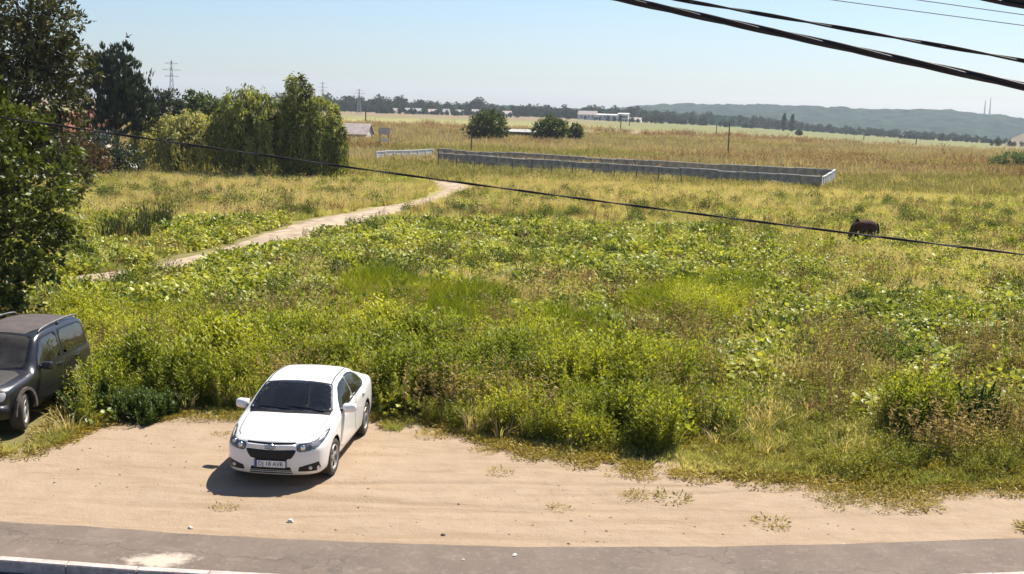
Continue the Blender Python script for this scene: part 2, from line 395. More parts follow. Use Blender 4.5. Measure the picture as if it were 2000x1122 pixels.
def track_dist(x, y):
    x = np.asarray(x, float); y = np.asarray(y, float); best = np.full(x.shape, 1e9)
    for k in range(0, NT, 2):
        best = np.minimum(best, np.hypot(x - TRK_C[k, 0], y - TRK_C[k, 1]) - TRK_W[k])
    return best

# far wooded hills
def hill(name, prof, d_front, d_crest, mat, bump_h):
    pxs = np.linspace(prof[0][0], prof[-1][0], 300); pys = np.interp(pxs, [p[0] for p in prof], [p[1] for p in prof])
    V = []; rows = 46
    for a_, b_ in zip(pxs, pys):
        c = P(a_, b_, d_crest)
        for j in range(rows):
            t = j / (rows - 1) * 1.35; d = d_front + (d_crest - d_front) * t
            q_ = P(a_, b_, d); base = float(T_macro(q_.x, q_.y)) - 2
            k = float(smooth(0, 1, t)) if t <= 1 else 1 - (t - 1) * .8
            bm_ = (fbm(q_.x, q_.y, 60, 21, 2) - .5) * bump_h * 2 + (vnoise(q_.x, q_.y, 17, 5) - .4) * bump_h
            V.append((q_.x, q_.y, base + (c.z - base) * k + bm_ * min(1, k * 3)))
    n = len(pxs); ii = np.arange(n * rows).reshape(n, rows)
    qd = np.stack([ii[:-1, :-1], ii[1:, :-1], ii[1:, 1:], ii[:-1, 1:]], -1).reshape(-1, 4)
    return tag(link(name, np_mesh(name, V, qd), mat), kind='structure')
M_HILL = surf('hill_forest', (0.020, 0.044, 0.026), 1.0, 0.75, 0.035, spec=0.0)
hill('wooded_hill', [(-500, 205), (300, 205), (900, 208), (1150, 216), (1260, 208), (1320, 206), (1400, 206), (1480, 208), (1600, 211), (1800, 217), (1900, 222), (2000, 232), (2150, 244), (2400, 256)], 2300, 3100, M_HILL, 7.0)
hill('near_wooded_rise', [(560, 206), (620, 200), (760, 202), (900, 208), (1100, 214), (1300, 222), (1420, 228), (1560, 250), (1700, 262)], 1180, 1500, M_HILL, 4.0)
hill('sandy_slope', [(1945, 300), (1970, 276), (2000, 262), (2060, 250), (2140, 246), (2300, 270)], 900, 980, surf('slope_earth', (0.22, 0.18, 0.115), 1.0, 0.3, 0.03), 1.0)
# ------------------------------------------------------------------ vehicles
def pchip(x, y, q):
    x = np.asarray(x, float); y = np.asarray(y, float); h = np.diff(x); d = np.diff(y) / h
    m = np.zeros(len(x)); m[0], m[-1] = d[0], d[-1]
    for k in range(1, len(x) - 1):
        if d[k - 1] * d[k] > 0:
            w1 = 2 * h[k] + h[k - 1]; w2 = h[k] + 2 * h[k - 1]; m[k] = (w1 + w2) / (w1 / d[k - 1] + w2 / d[k])
    i = np.clip(np.searchsorted(x, q) - 1, 0, len(h) - 1); t = (q - x[i]) / h[i]
    return y[i] * (1 + 2 * t) * (1 - t) ** 2 + h[i] * m[i] * t * (1 - t) ** 2 + y[i + 1] * t * t * (3 - 2 * t) + h[i] * m[i + 1] * t * t * (t - 1)
def chaikin(p, n=2, closed=False):
    p = [np.asarray(q, float) for q in p]
    for _ in range(n):
        o = []; m = len(p)
        rng = range(m) if closed else range(m - 1)
        if not closed: o.append(p[0])
        for i in rng:
            a, b = p[i], p[(i + 1) % m]; o += [a * .75 + b * .25, a * .25 + b * .75]
        if not closed: o.append(p[-1])
        p = o
    return p
def inpoly(poly, x, y):
    inside = np.zeros(np.shape(x), bool); n = len(poly)
    for i in range(n):
        x1, y1 = poly[i][0], poly[i][1]; x2, y2 = poly[(i + 1) % n][0], poly[(i + 1) % n][1]
        c = ((y1 > y) != (y2 > y)) & (x < (x2 - x1) * (y - y1) / ((y2 - y1) + 1e-12) + x1); inside ^= c
    return inside
def shrink(poly, d):
    """move every corner inward by d (positive) or outward (negative)"""
    p = np.asarray(poly, float); A = 0.5 * np.sum(p[:, 0] * np.roll(p[:, 1], -1) - np.roll(p[:, 0], -1) * p[:, 1]); s = 1 if A > 0 else -1
    o = []
    for i in range(len(p)):
        a = p[i] - p[i - 1]; b = p[(i + 1) % len(p)] - p[i]; a /= np.linalg.norm(a) + 1e-9; b /= np.linalg.norm(b) + 1e-9
        n = np.array([-a[1] - b[1], a[0] + b[0]]) * s; l = np.linalg.norm(n); n /= l + 1e-9
        o.append(p[i] + n * d / max(0.45, l / 2))
    return o
class Shell:
    """car body lofted along x from a table of stations: x zbot wm zb wb ze wr zt"""
    def __init__(s, tab, zm, front, rear, fade_f, fade_r, res=0.025):
        tab = np.array(tab, float); x0, x1 = tab[0, 0], tab[-1, 0]; s.L = x1
        q = np.unique(np.r_[x0 + np.linspace(0, 1, 14) ** 2 * .1, np.arange(x0 + .1, x1 - .1, res), x1 - np.linspace(0, 1, 14) ** 2 * .1])
        C = [pchip(tab[:, 0], tab[:, k], q) for k in range(1, 8)]
        rows = []
        for zb_, wm, zbelt, wb, ze, wr, zt in zip(*C):
            m = min(max(zm, zb_ + .12), zbelt - .12) if zbelt - zb_ > .3 else (zb_ + zbelt) / 2
            half = [(0, zb_), (wm * .55, zb_), (wm * .9, zb_ + .01), (wm * .975, zb_ + .08 * min(1, (zbelt - zb_) / .4)), (wm, m), (wm * .992, zbelt - .22 * (zbelt - m)), (wb, zbelt),
                    (wb * .5 + wr * .5 + .012, zbelt * .5 + ze * .5), (wr, ze), (wr * .86, ze + (zt - ze) * .55), (wr * .45, zt - (zt - ze) * .12), (0, zt)]
            c = chaikin(half, 2); d = np.r_[0, np.cumsum([np.linalg.norm(c[i + 1] - c[i]) for i in range(len(c) - 1)])]
            t = np.linspace(0, d[-1], 74); c = np.array(c)
            rows.append(np.stack([np.interp(t, d, c[:, 0]), np.interp(t, d, c[:, 1])], 1))
        rows = np.array(rows); n, m = rows.shape[:2]
        full = np.concatenate([rows, rows[:, -2:0:-1] * np.array([-1, 1])], 1); M2 = full.shape[1]
        XX = np.repeat(q[:, None], M2, 1); yn = np.abs(full[:, :, 0]) / 0.9
        XX = XX + front * yn ** 3 * np.clip(1 - (XX - x0) / fade_f, 0, 1) - rear * yn ** 2.4 * np.clip(1 - (x1 - XX) / fade_r, 0, 1)
        V = np.stack([XX, full[:, :, 0], full[:, :, 1]], -1).reshape(-1, 3)
        ii = np.arange(n * M2).reshape(n, M2); nx_ = np.roll(ii, -1, 1)
        Q = np.stack([ii[:-1], nx_[:-1], nx_[1:], ii[1:]], -1).reshape(-1, 4)
        Fs = [tuple(f) for f in Q]; V = [tuple(p) for p in V]
        for end, xe, ax, fd, sg in ((0, x0, front, fade_f, 1), (n - 1, x1, -rear, fade_r, -1)):      # closed ends, ring by ring
            ring = list(ii[end]); cz = full[end, :, 1].mean()
            for kk in (.8, .6, .4, .2, .05):
                nr = []
                for (yy, zz) in full[end]:
                    yy, zz = yy * kk, cz + (zz - cz) * kk; nr.append(len(V)); V.append((xe + ax * (abs(yy) / .9) ** (3 if sg > 0 else 2.4), yy, zz))
                for j in range(M2):
                    a_, b_ = j, (j + 1) % M2; f = (ring[a_], nr[a_], nr[b_], ring[b_]); Fs.append(f if sg > 0 else f[::-1])
                ring = nr
            Fs.append(tuple(ring if sg < 0 else ring[::-1]))
        s.V = np.array(V); s.F = Fs
        s.bvh = BVHTree.FromPolygons([tuple(p) for p in V], s.F)
    def hit(s, a, b, view, off):
        if view == 'L': o, d = Vector((a, -5, b)), Vector((0, 1, 0))
        elif view == 'R': o, d = Vector((a, 5, b)), Vector((0, -1, 0))
        elif view == 'T': o, d = Vector((a, b, 5)), Vector((0, 0, -1))
        elif view == 'F': o, d = Vector((-5, a, b)), Vector((1, 0, 0))
        else: o, d = Vector((s.L + 5, a, b)), Vector((-1, 0, 0))
        h, n, i_, dist = s.bvh.ray_cast(o, d)
        if h is None: return None
        if n.dot(d) > 0: n = -n
        return h + n * off
    def patch(s, poly, view, off, mat, name, parent, res=0.06, round_=2, solid=0.0):
        poly = [tuple(p) for p in (chaikin(poly, round_, True) if round_ else poly)]
        bm = bmesh.new(); bm.faces.new([bm.verts.new((p[0], p[1], 0)) for p in poly])
        lo = np.min(poly, 0); hi = np.max(poly, 0)
        for ax in (0, 1):
            for v in np.arange(lo[ax] + res, hi[ax], res):
                no = (1, 0, 0) if ax == 0 else (0, 1, 0)
                bmesh.ops.bisect_plane(bm, geom=bm.verts[:] + bm.edges[:] + bm.faces[:], plane_co=Vector(no) * v, plane_no=no)
        dead = []
        for v in bm.verts:
            h = s.hit(v.co.x, v.co.y, view, off)
            if h is None: dead.append(v)
            else: v.co = h
        if dead: bmesh.ops.delete(bm, geom=dead, context='VERTS')
        want = {'L': Vector((0, -1, 0)), 'R': Vector((0, 1, 0)), 'T': Vector((0, 0, 1)), 'F': Vector((-1, 0, 0)), 'B': Vector((1, 0, 0))}[view]
        for f in bm.faces:
            f.normal_update(); f.smooth = True
            if f.normal.dot(want) < 0: f.normal_flip()
        me = bpy.data.meshes.new(name); bm.to_mesh(me); bm.free()
        o = link(name, me, mat, parent)
        if solid:
            sm = o.modifiers.new('thick', 'SOLIDIFY'); sm.thickness = solid; sm.offset = -1
        return o
    def line(s, pts, view, w, off, mat, name, parent, n=24):
        p = np.array(pts, float); d = np.r_[0, np.cumsum(np.hypot(*np.diff(p, axis=0).T))]; t = np.linspace(0, d[-1], n)
        c = np.stack([np.interp(t, d, p[:, 0]), np.interp(t, d, p[:, 1])], 1); g = np.gradient(c, axis=0); g /= np.linalg.norm(g, axis=1)[:, None] + 1e-9
        nn = np.stack([-g[:, 1], g[:, 0]], 1); mb = MB(); V = []; ok = True
        for a_, b_ in zip(c - nn * w / 2, c + nn * w / 2):
            h1, h2 = s.hit(*a_, view, off), s.hit(*b_, view, off)
            if h1 is None or h2 is None: continue
            V += [h1, h2]
        mb.add(V, [(2 * k, 2 * k + 1, 2 * k + 3, 2 * k + 2) for k in range(len(V) // 2 - 1)])
        return mb.build(name, mat, parent)
    def body(s, name, parent, paint, dark, holes, wheels, wr_, cutw=0.30):
        """holes: [(poly, view)] openings; wheels: [(x, z)] arch centres"""
        me = bpy.data.meshes.new(name); me.from_pydata([tuple(p) for p in s.V], [], s.F)
        me.polygons.foreach_set('use_smooth', np.ones(len(me.polygons), bool)); me.materials.append(paint); me.materials.append(dark)
        o = bpy.data.objects.new(name, me); COL.objects.link(o); cut = []
        hw = max(abs(s.V[:, 1]))
        for (wx, wz) in wheels:
            for sd in (-1, 1):
                mb = MB(); mb.lathe([(0, -1), (wr_, -1), (wr_, 1), (0, 1)], 'Y', 40)
                cm = mb.mesh('cut'); co = bpy.data.objects.new('cut', cm); cm.materials.append(dark); cm.materials.append(dark)
                bmx = bmesh.new(); bmx.from_mesh(cm); bmesh.ops.remove_doubles(bmx, verts=bmx.verts, dist=1e-5); bmesh.ops.recalc_face_normals(bmx, faces=bmx.faces); 
                for f in bmx.faces: f.material_index = 1
                bmx.to_mesh(cm); bmx.free()
                co.scale = (1, cutw / 2, 1); co.location = (wx, sd * (hw - cutw / 2 + 0.06), wz); COL.objects.link(co); cut.append(co)
                md = o.modifiers.new('b', 'BOOLEAN'); md.operation = 'DIFFERENCE'; md.solver = 'EXACT'; md.object = co
        bpy.context.view_layer.update()
        dg = bpy.context.evaluated_depsgraph_get(); me2 = bpy.data.meshes.new_from_object(o.evaluated_get(dg))
        o.modifiers.clear(); o.data = me2; me2.name = name
        for c in cut: bpy.data.objects.remove(c)
        bm = bmesh.new(); bm.from_mesh(me2); bmesh.ops.recalc_face_normals(bm, faces=bm.faces)
        ctr = np.array([f.calc_center_median() for f in bm.faces]); nrm = np.array([f.normal for f in bm.faces]); kill = np.zeros(len(ctr), bool)
        for poly, view in holes:
            if view in 'LR':
                sd = -1 if view == 'L' else 1
                kill |= inpoly(poly, ctr[:, 0], ctr[:, 2]) & (ctr[:, 1] * sd > .3) & (nrm[:, 1] * sd > .2)
            else:
                kill |= inpoly(poly, ctr[:, 0], ctr[:, 1]) & (ctr[:, 2] > .9)
        bm.faces.ensure_lookup_table()
        bmesh.ops.delete(bm, geom=[bm.faces[k] for k in np.nonzero(kill)[0]], context='FACES')
        bm.to_mesh(me2); bm.free(); o.parent = parent
        return o
def paint_mat(name, col, rough=0.25, dust=(0.45, 0.36, 0.26), dustamt=0.25, zmax=0.5, coat=0.8):
    m, nt, out = newmat(name); L = nt.links.new
    tc = N(nt, 'ShaderNodeTexCoord'); nz = N(nt, 'ShaderNodeTexNoise', Scale=3.0, Detail=6.0, Roughness=0.65); L(tc.outputs['Object'], nz.inputs['Vector'])
    sp = N(nt, 'ShaderNodeSeparateXYZ'); L(tc.outputs['Object'], sp.inputs[0])
    low = mth(nt, 'SUBTRACT', 1.0, mth(nt, 'DIVIDE', sp.outputs[2], zmax), clamp=True)      # road dust settles low on the body
    d = mth(nt, 'MULTIPLY', mth(nt, 'ADD', mth(nt, 'MULTIPLY', low, 0.8), 0.22), nz.outputs[0]); d = mth(nt, 'MULTIPLY', d, dustamt * 2.2, clamp=True)
    b = N(nt, 'ShaderNodeBsdfPrincipled'); L(mixc(nt, d, col, dust), b.inputs['Base Color'])
    L(mth(nt, 'ADD', d, rough, clamp=True), b.inputs['Roughness']); b.inputs['Coat Weight'].default_value = coat; b.inputs['Coat Roughness'].default_value = 0.06
    L(b.outputs[0], out.inputs[0]); return m
def glass_mat(name, tint, gl=0.0, dust=0.05):
    m, nt, out = newmat(name); L = nt.links.new
    t = N(nt, 'ShaderNodeBsdfTransparent'); t.inputs[0].default_value = (*tint, 1)
    g = N(nt, 'ShaderNodeBsdfGlossy', Roughness=0.03); f = N(nt, 'ShaderNodeFresnel', IOR=1.45)
    tc = N(nt, 'ShaderNodeTexCoord'); nz = N(nt, 'ShaderNodeTexNoise', Scale=4.0, Detail=5.0); L(tc.outputs['Object'], nz.inputs['Vector'])
    df = N(nt, 'ShaderNodeBsdfDiffuse'); df.inputs[0].default_value = (0.35, 0.31, 0.26, 1)
    m0 = N(nt, 'ShaderNodeMixShader'); L(mth(nt, 'MULTIPLY', nz.outputs[0], dust), m0.inputs[0]); L(t.outputs[0], m0.inputs[1]); L(df.outputs[0], m0.inputs[2])
    m1 = N(nt, 'ShaderNodeMixShader'); L(mth(nt, 'ADD', f.outputs[0], gl, clamp=True), m1.inputs[0]); L(m0.outputs[0], m1.inputs[1]); L(g.outputs[0], m1.inputs[2])
    L(m1.outputs[0], out.inputs[0]); return m
M_BLACK = surf('black_plastic', (0.012, 0.012, 0.013), 0.45, 0.3, 12)
M_SEAM = surf('panel_gap', (0.02, 0.02, 0.02), 0.9, 0.2, 12)
M_TYRE = surf('tyre_rubber', (0.035, 0.032, 0.03), 0.85, 0.3, 14, col2=(0.075, 0.062, 0.05))
M_ALLOY = surf('alloy', (0.50, 0.49, 0.47), 0.42, 0.25, 10, metal=0.7)
M_CHROME = surf('chrome', (0.75, 0.75, 0.76), 0.2, 0.1, 10, metal=0.95)
M_SILV = surf('silver_plastic', (0.55, 0.55, 0.55), 0.35, 0.1, 10, metal=0.6)
M_INT = surf('cabin_trim', (0.035, 0.035, 0.038), 0.8, 0.2, 9)
M_DASH = surf('dashboard_plastic', (0.15, 0.15, 0.155), 0.6, 0.2, 9)
M_SEAT = surf('seat_cloth', (0.09, 0.09, 0.095), 0.95, 0.25, 30)
M_DISC = surf('brake_disc', (0.10, 0.085, 0.075), 0.6, 0.2, 10, metal=0.5)
def wheel(parent, x, y, r, side, rim_r, steer=0.0, spokes=5, w=0.21, rimmat=None):
    """side +1: outer face towards +y"""
    rimmat = rimmat or M_ALLOY
    hub = MB(); hub.lathe([(0, -0.02), (rim_r * .8, -0.02), (rim_r * .8, 0.02), (0.0, 0.02)], 'Y', 28)
    h = hub.build('wheel', M_DISC, parent, True); h.location = (x, y, r); h.rotation_euler = (0, 0, steer)
    t = MB(); hw = w / 2
    t.lathe([(rim_r * .97, -hw * .9), (rim_r * 1.1, -hw), (r * .93, -hw * .98), (r * .985, -hw * .8), (r, -hw * .4), (r * .99, -hw * .2), (r, 0), (r * .99, hw * .2), (r, hw * .4), (r * .985, hw * .8), (r * .93, hw * .98), (rim_r * 1.1, hw), (rim_r * .97, hw * .9)], 'Y', 40)
    t.build('tyre', M_TYRE, h, True)
    rb = MB(); o = side
    rb.lathe([(rim_r * .9, -hw * .6 * o), (rim_r * .92, hw * .7 * o), (rim_r * 1.0, hw * .86 * o), (rim_r * .98, hw * .98 * o), (rim_r * .88, hw * .9 * o), (rim_r * .87, hw * .6 * o)], 'Y', 40)
    rb.lathe([(0, hw * .80 * o), (0.045, hw * .80 * o), (0.065, hw * .7 * o), (0.065, hw * .3 * o)], 'Y', 20)
    for k in range(spokes):
        a_ = 2 * math.pi * (k + .25) / spokes; M = Matrix.Rotation(-a_, 3, 'Y')
        for da in (-.16, .16):
            M2 = Matrix.Rotation(-(a_ + da * .6), 3, 'Y')
            rb.box(M2 @ Vector((rim_r * .52, hw * .62 * o, 0)), (rim_r * .82, .03, rim_r * .14), M=M2)
    rb.build('rim', rimmat, h)
    return h
def cabin(parent, x0, x1, w, floor_z, dash_x, dash_z, seat_x, rear_x, seat_h=0.62, sw_y=-0.36):
    mb = MB(); mb.box(((x0 + x1) / 2, 0, floor_z), (x1 - x0, w * 2, 0.04)); mb.build('cabin_floor', M_INT, parent)
    d = MB(); d.add([(dash_x - .5, -w, dash_z - .03), (dash_x - .5, w, dash_z - .03), (dash_x + .12, -w, dash_z), (dash_x + .12, w, dash_z), (dash_x + .22, -w, dash_z - .12), (dash_x + .22, w, dash_z - .12), (dash_x + .15, -w, dash_z - .5), (dash_x + .15, w, dash_z - .5)],
                    [(0, 1, 3, 2), (2, 3, 5, 4), (4, 5, 7, 6)])
    d.box((dash_x + .06, sw_y, dash_z + .03), (0.22, .36, .09)); d.build('dashboard', M_DASH, parent, bevel=0.01)
    s_ = MB(); c = Vector((dash_x + .38, sw_y, dash_z - .03)); tilt = R(62); pts = []
    for k in range(25):
        t = 2 * math.pi * k / 24; pts.append(c + Vector((math.sin(t) * .185 * math.cos(tilt), math.cos(t) * .185, math.sin(t) * .185 * math.sin(tilt))))
    s_.tube(pts, .017, 8, False); s_.box(c, (.06, .15, .12)); s_.box(c, (.03, .34, .04)); s_.build('steering_wheel', M_DASH, parent)
    for (sx, ys) in ((seat_x, (-.36, .36)), (rear_x, (-.38, .38))):
        for y_ in ys:
            st = MB(); M = Matrix.Rotation(R(14), 3, 'Y')
            st.box((sx, y_, floor_z + .24), (.5, .48, .16)); st.box((sx + .28, y_, floor_z + .55), (.13, .46, seat_h), M=M); st.box((sx + .38, y_, floor_z + .32 + seat_h), (.09, .25, .16), M=M)
            st.build('seat', M_SEAT, parent, bevel=0.04)
def text_mesh(txt, size, name, mat, parent, M, width=None):
    cu = bpy.data.curves.new('t', 'FONT'); cu.body = txt; cu.size = size; cu.extrude = 0.001; cu.align_x = 'CENTER'; cu.align_y = 'CENTER'; cu.resolution_u = 2
    o = bpy.data.objects.new('t', cu); COL.objects.link(o); bpy.context.view_layer.update()
    me = bpy.data.meshes.new_from_object(o.evaluated_get(bpy.context.evaluated_depsgraph_get())); bpy.data.objects.remove(o)
    if width:
        xs_ = [v.co.x for v in me.vertices]; k = width / (max(xs_) - min(xs_))
        for v in me.vertices: v.co.x *= k
    me.transform(M); me.materials.clear(); me.name = name
    return link(name, me, mat, parent)
def mirror_y(poly): return [(-p[0], p[1]) for p in poly][::-1]

# ---- white saloon
def white_sedan(loc, rz):
    root = empty('parked_car', loc, rz)
    tag(root, 'white four-door saloon car parked on the sandy ground facing the camera', 'car')
    P_ = paint_mat('white_paint', (0.76, 0.75, 0.735), 0.3, dustamt=0.3)
    tab = [(0.00, .36, .62, .56, .58, .60, .45, .62), (0.02, .28, .72, .65, .67, .70, .55, .73), (0.08, .22, .79, .69, .75, .765, .62, .81), (0.25, .19, .84, .735, .80, .815, .66, .86),
           (0.60, .19, .88, .81, .84, .885, .68, .93), (1.00, .19, .895, .885, .86, .94, .74, .99), (1.22, .19, .895, .92, .868, .965, .77, 1.02), (1.36, .19, .895, .935, .868, 1.06, .755, 1.11), (1.52, .19, .895, .945, .868, 1.16, .73, 1.22),
           (1.76, .19, .895, .96, .865, 1.295, .685, 1.345), (1.92, .19, .895, .965, .862, 1.365, .655, 1.41), (2.4, .19, .895, .98, .86, 1.425, .64, 1.475), (3.0, .19, .895, 1.0, .855, 1.405, .63, 1.462), (3.4, .19, .895, 1.02, .85, 1.33, .61, 1.395),
           (3.75, .19, .893, 1.035, .845, 1.205, .575, 1.265), (4.10, .20, .885, 1.045, .83, 1.09, .62, 1.13), (4.40, .24, .86, 1.03, .79, 1.05, .60, 1.09), (4.53, .28, .82, 1.0, .74, 1.02, .58, 1.06), (4.58, .34, .76, .92, .68, .95, .55, .98), (4.60, .42, .66, .80, .58, .82, .45, .84)]
    S = Shell(tab, .56, .29, .24, 1.0, .8)
    wfd = [(1.50, .995), (1.68, 1.165), (1.92, 1.305), (2.12, 1.352), (2.47, 1.378), (2.49, 1.02)]
    wrd = [(2.555, 1.025), (2.535, 1.387), (2.85, 1.380), (3.12, 1.335), (3.40, 1.245), (3.58, 1.165), (3.56, 1.10), (3.42, 1.065)]
    ws = [(1.32, -.73), (1.24, -.38), (1.22, 0), (1.24, .38), (1.32, .73), (1.56, .68), (1.88, .60), (1.91, .28), (1.915, 0), (1.91, -.28), (1.88, -.60), (1.56, -.68)]
    rw = [(3.42, -.46), (3.45, 0), (3.42, .46), (4.04, .55), (4.08, 0), (4.04, -.55)]
    holes = [(shrink(ws, .03), 'T'), (shrink(rw, .03), 'T')]
    for v in 'LR': holes += [(shrink(wfd, .03), v), (shrink(wrd, .03), v)]
    WX = (.93, 3.615)
    bo = S.body('body', root, P_, M_BLACK, holes, [(x, .335) for x in WX], .37)
    G_ = glass_mat('car_glass', (0.34, 0.37, 0.37)); GW = glass_mat('windshield_glass', (0.88, 0.92, 0.91), 0.03, 0.05)
    S.line([*ws, ws[0]], 'T', .034, .006, M_BLACK, 'windshield_seal', root, 120)
    w1 = S.patch(ws, 'T', .004, GW, 'windshield', root, round_=1, solid=.0)
    S.patch(rw, 'T', .004, G_, 'rear_window', root, round_=1)
    wp = MB()
    for (a_, b_) in (((1.27, -.60), (1.33, .05)), ((1.26, .0), (1.33, .62))):
        h1, h2 = S.hit(*a_, 'T', .014), S.hit(*b_, 'T', .014); wp.tube([h1, h1.lerp(h2, .5) + Vector((0, 0, .012)), h2], .009, 5)
    wp.build('wiper', M_BLACK, w1)
    cw = [(1.10, -.70), (1.04, 0), (1.10, .70), (1.33, .665), (1.26, .35), (1.24, 0), (1.26, -.35), (1.33, -.665)]
    S.patch([(1.20, -.72), (1.13, 0), (1.20, .72), (1.305, .73), (1.225, .38), (1.205, 0), (1.225, -.38), (1.305, -.73)], 'T', .002, M_BLACK, 'cowl', root, round_=0)
    # doors
    dfd = [(1.36, .34), (1.33, .62), (1.40, .93), (1.52, .968), (2.50, 1.0), (2.52, .34)]
    drd = [(2.545, .34), (2.525, 1.0), (3.44, 1.045), (3.58, .98), (3.50, .78), (3.26, .62), (3.16, .34)]
    for v, sd in (('L', -1), ('R', 1)):
        for nm, dp, wpoly, hx, hz_ in (('front', dfd, wfd, 2.33, .875), ('rear', drd, wrd, 3.30, .915)):
            S.patch(shrink(dp, -.009), v, .001, M_SEAM, 'door_gap', root, round_=1)
            d = S.patch(dp, v, .0035, P_, 'door', root, round_=1)
            S.patch(wpoly, v, .004, G_, 'window', d, round_=1)
            S.line([*wpoly, wpoly[0]], v, .03, .0055, M_BLACK, 'window_trim', d, 80)
            h = S.hit(hx, hz_, v, .028); hb = MB(); hb.box(h, (.20, .022, .032)); hb.box(h + Vector((-.08, -sd * .018, 0)), (.03, .05, .03)); hb.box(h + Vector((.08, -sd * .018, 0)), (.03, .05, .03)); hb.build('handle', P_, d, bevel=.008)
        S.line([(1.25, .27), (3.28, .27)], v, .02, .002, M_BLACK, 'sill_trim', root)
        # wing mirror
        mm = MB(); c = Vector((1.62, sd * .975, 1.025)); ring = []
        prof = [(-.075, .35), (-.06, .78), (-.02, 1.0), (.05, 1.0), (.075, .93)]
        for (dx, k) in prof:
            for t in range(14):
                an = 2 * math.pi * t / 14; cy = math.copysign(abs(math.cos(an)) ** .6, math.cos(an)); cz = math.copysign(abs(math.sin(an)) ** .6, math.sin(an))
                ring.append(c + Vector((dx + .02 * cy * sd, cy * .125 * k, cz * .082 * k)))
        F = [(r * 14 + t, r * 14 + (t + 1) % 14, (r + 1) * 14 + (t + 1) % 14, (r + 1) * 14 + t) for r in range(4) for t in range(14)] + [tuple(range(14))[::-1], tuple(56 + t for t in range(14))]
        mm.add(ring, F); mo = mm.build('wing_mirror', P_, root, True)
        ft = MB(); ft.box((1.62, sd * .87, .985), (.07, .16, .04)); ft.build('mirror_foot', M_BLACK, mo, bevel=.01)
        gl = MB(); gl.box((1.698, sd * .975, 1.025), (.004, .21, .135)); gl.build('mirror_glass', M_CHROME, mo)
        # fuel of light: tail lamp
        S.patch([(sd * .50, .80), (sd * .50, .93), (sd * .74, .96), (sd * .78, .86), (sd * .72, .78)], 'B', .004, surf('tail_red', (.35, .012, .012), .25, .1, 8), 'tail_light', root, round_=1)
        # bonnet shut line
        S.line([(.30, sd * .60), (.45, sd * .665), (.8, sd * .70), (1.18, sd * .715)], 'T', .012, .0015, M_SEAM, 'bonnet_gap', root)
    S.line([(1.90, -.585), (3.4, -.54)], 'T', .022, .0015, M_SEAM, 'roof_gutter', root); S.line([(1.90, .585), (3.4, .54)], 'T', .022, .0015, M_SEAM, 'roof_gutter', root)
    S.patch([(.26, -.58), (.155, 0), (.26, .58), (.46, .655), (.8, .69), (1.16, .70), (1.08, 0), (1.16, -.70), (.8, -.69), (.46, -.655)], 'T', .004, P_, 'bonnet', root, round_=1, res=.05)
    # face
    M_HL = surf('headlamp_lens', (0.17, 0.17, 0.18), 0.16, 0.75, 9, metal=0.35, spec=.8, col2=(0.03, 0.03, 0.035))
    hl = [(.445, .635), (.60, .645), (.735, .68), (.80, .75), (.825, .845), (.80, .86), (.755, .835), (.69, .785), (.58, .765), (.43, .755)]
    for sd in (-1, 1):
        pl = [(sd * a_, b_) for a_, b_ in hl]
        S.patch(shrink(pl, -.008), 'F', .002, M_SEAM, 'headlight_gap', root, round_=1)
        h = S.patch(pl, 'F', .006, M_HL, 'headlight', root, round_=1, res=.03)
        for (y_, z_, r_) in ((.53, .705, .042), (.655, .735, .036)):
            c = S.hit(sd * y_, z_, 'F', .012); lb = MB(); lb.lathe([(0, -.006), (r_ * .55, -.004), (r_ * .6, .0), (r_ * .95, -.008), (r_, .006)], 'Y', 18)
            lo = lb.build('lamp', M_CHROME, h, True); lo.location = c; lo.rotation_euler = (0, 0, R(-90) - sd * R(16))
        tl = S.patch([(sd * .73, .765), (sd * .775, .785), (sd * .80, .84), (sd * .77, .83)], 'F', .010, surf('indicator', (.75, .72, .68), .3, .1, 8), 'indicator', h, round_=0, res=.03)
        fg = [(sd * .455, .300), (sd * .475, .375), (sd * .60, .41), (sd * .765, .445), (sd * .785, .335), (sd * .73, .290)]
        f = S.patch(fg, 'F', .004, M_BLACK, 'fog_light_recess', root, round_=0)
        c = S.hit(sd * .645, .355, 'F', .012); fb = MB(); fb.lathe([(0, -.008), (.022, -.006), (.032, .004)], 'Y', 16); fo = fb.build('fog_light', M_SILV, f, True); fo.location = c; fo.rotation_euler = (0, 0, R(-90) - sd * R(15))
    gr = S.patch([(-.33, .50), (-.40, .60), (-.43, .678), (-.20, .664), (0, .66), (.20, .664), (.43, .678), (.40, .60), (.33, .50), (0, .495)], 'F', .005, M_BLACK, 'lower_grille', root, round_=1)
    for z_ in (.54, .575, .61, .645): S.line([(-.33, z_), (.33, z_)], 'F', .007, .010, M_INT, 'grille_bar', gr)
    S.patch([(-.40, .755), (0, .742), (.40, .755), (.41, .785), (0, .775), (-.41, .785)], 'F', .004, M_BLACK, 'upper_grille', root, round_=0)
    br = S.patch([(-.415, .683), (0, .666), (.415, .683), (.41, .752), (0, .738), (-.41, .752)], 'F', .011, P_, 'grille_crossbar', root, round_=0, solid=.01)
    S.line([(-.41, .680), (0, .664), (.41, .680)], 'F', .010, .013, M_CHROME, 'chrome_trim', br)
    S.line([(-.32, .497), (0, .490), (.32, .497)], 'F', .010, .008, M_CHROME, 'chrome_trim', br)
    bow = [(-.12, .675), (-.095, .735), (-.04, .735), (-.035, .748), (.042, .748), (.04, .735), (.115, .735), (.095, .678), (.04, .678), (.036, .664), (-.04, .664), (-.042, .675)]
    em = S.patch(bow, 'F', .022, M_CHROME, 'bow_tie_emblem', root, round_=0, solid=.012)
    S.patch(shrink(bow, .011), 'F', .025, surf('emblem_fill', (.42, .40, .36), .4, .1, 9, metal=.4), 'emblem_fill', em, round_=0)
    lg = S.patch([(-.37, .255), (-.33, .375), (.33, .375), (.37, .255)], 'F', .004, M_BLACK, 'lower_intake', root, round_=0)
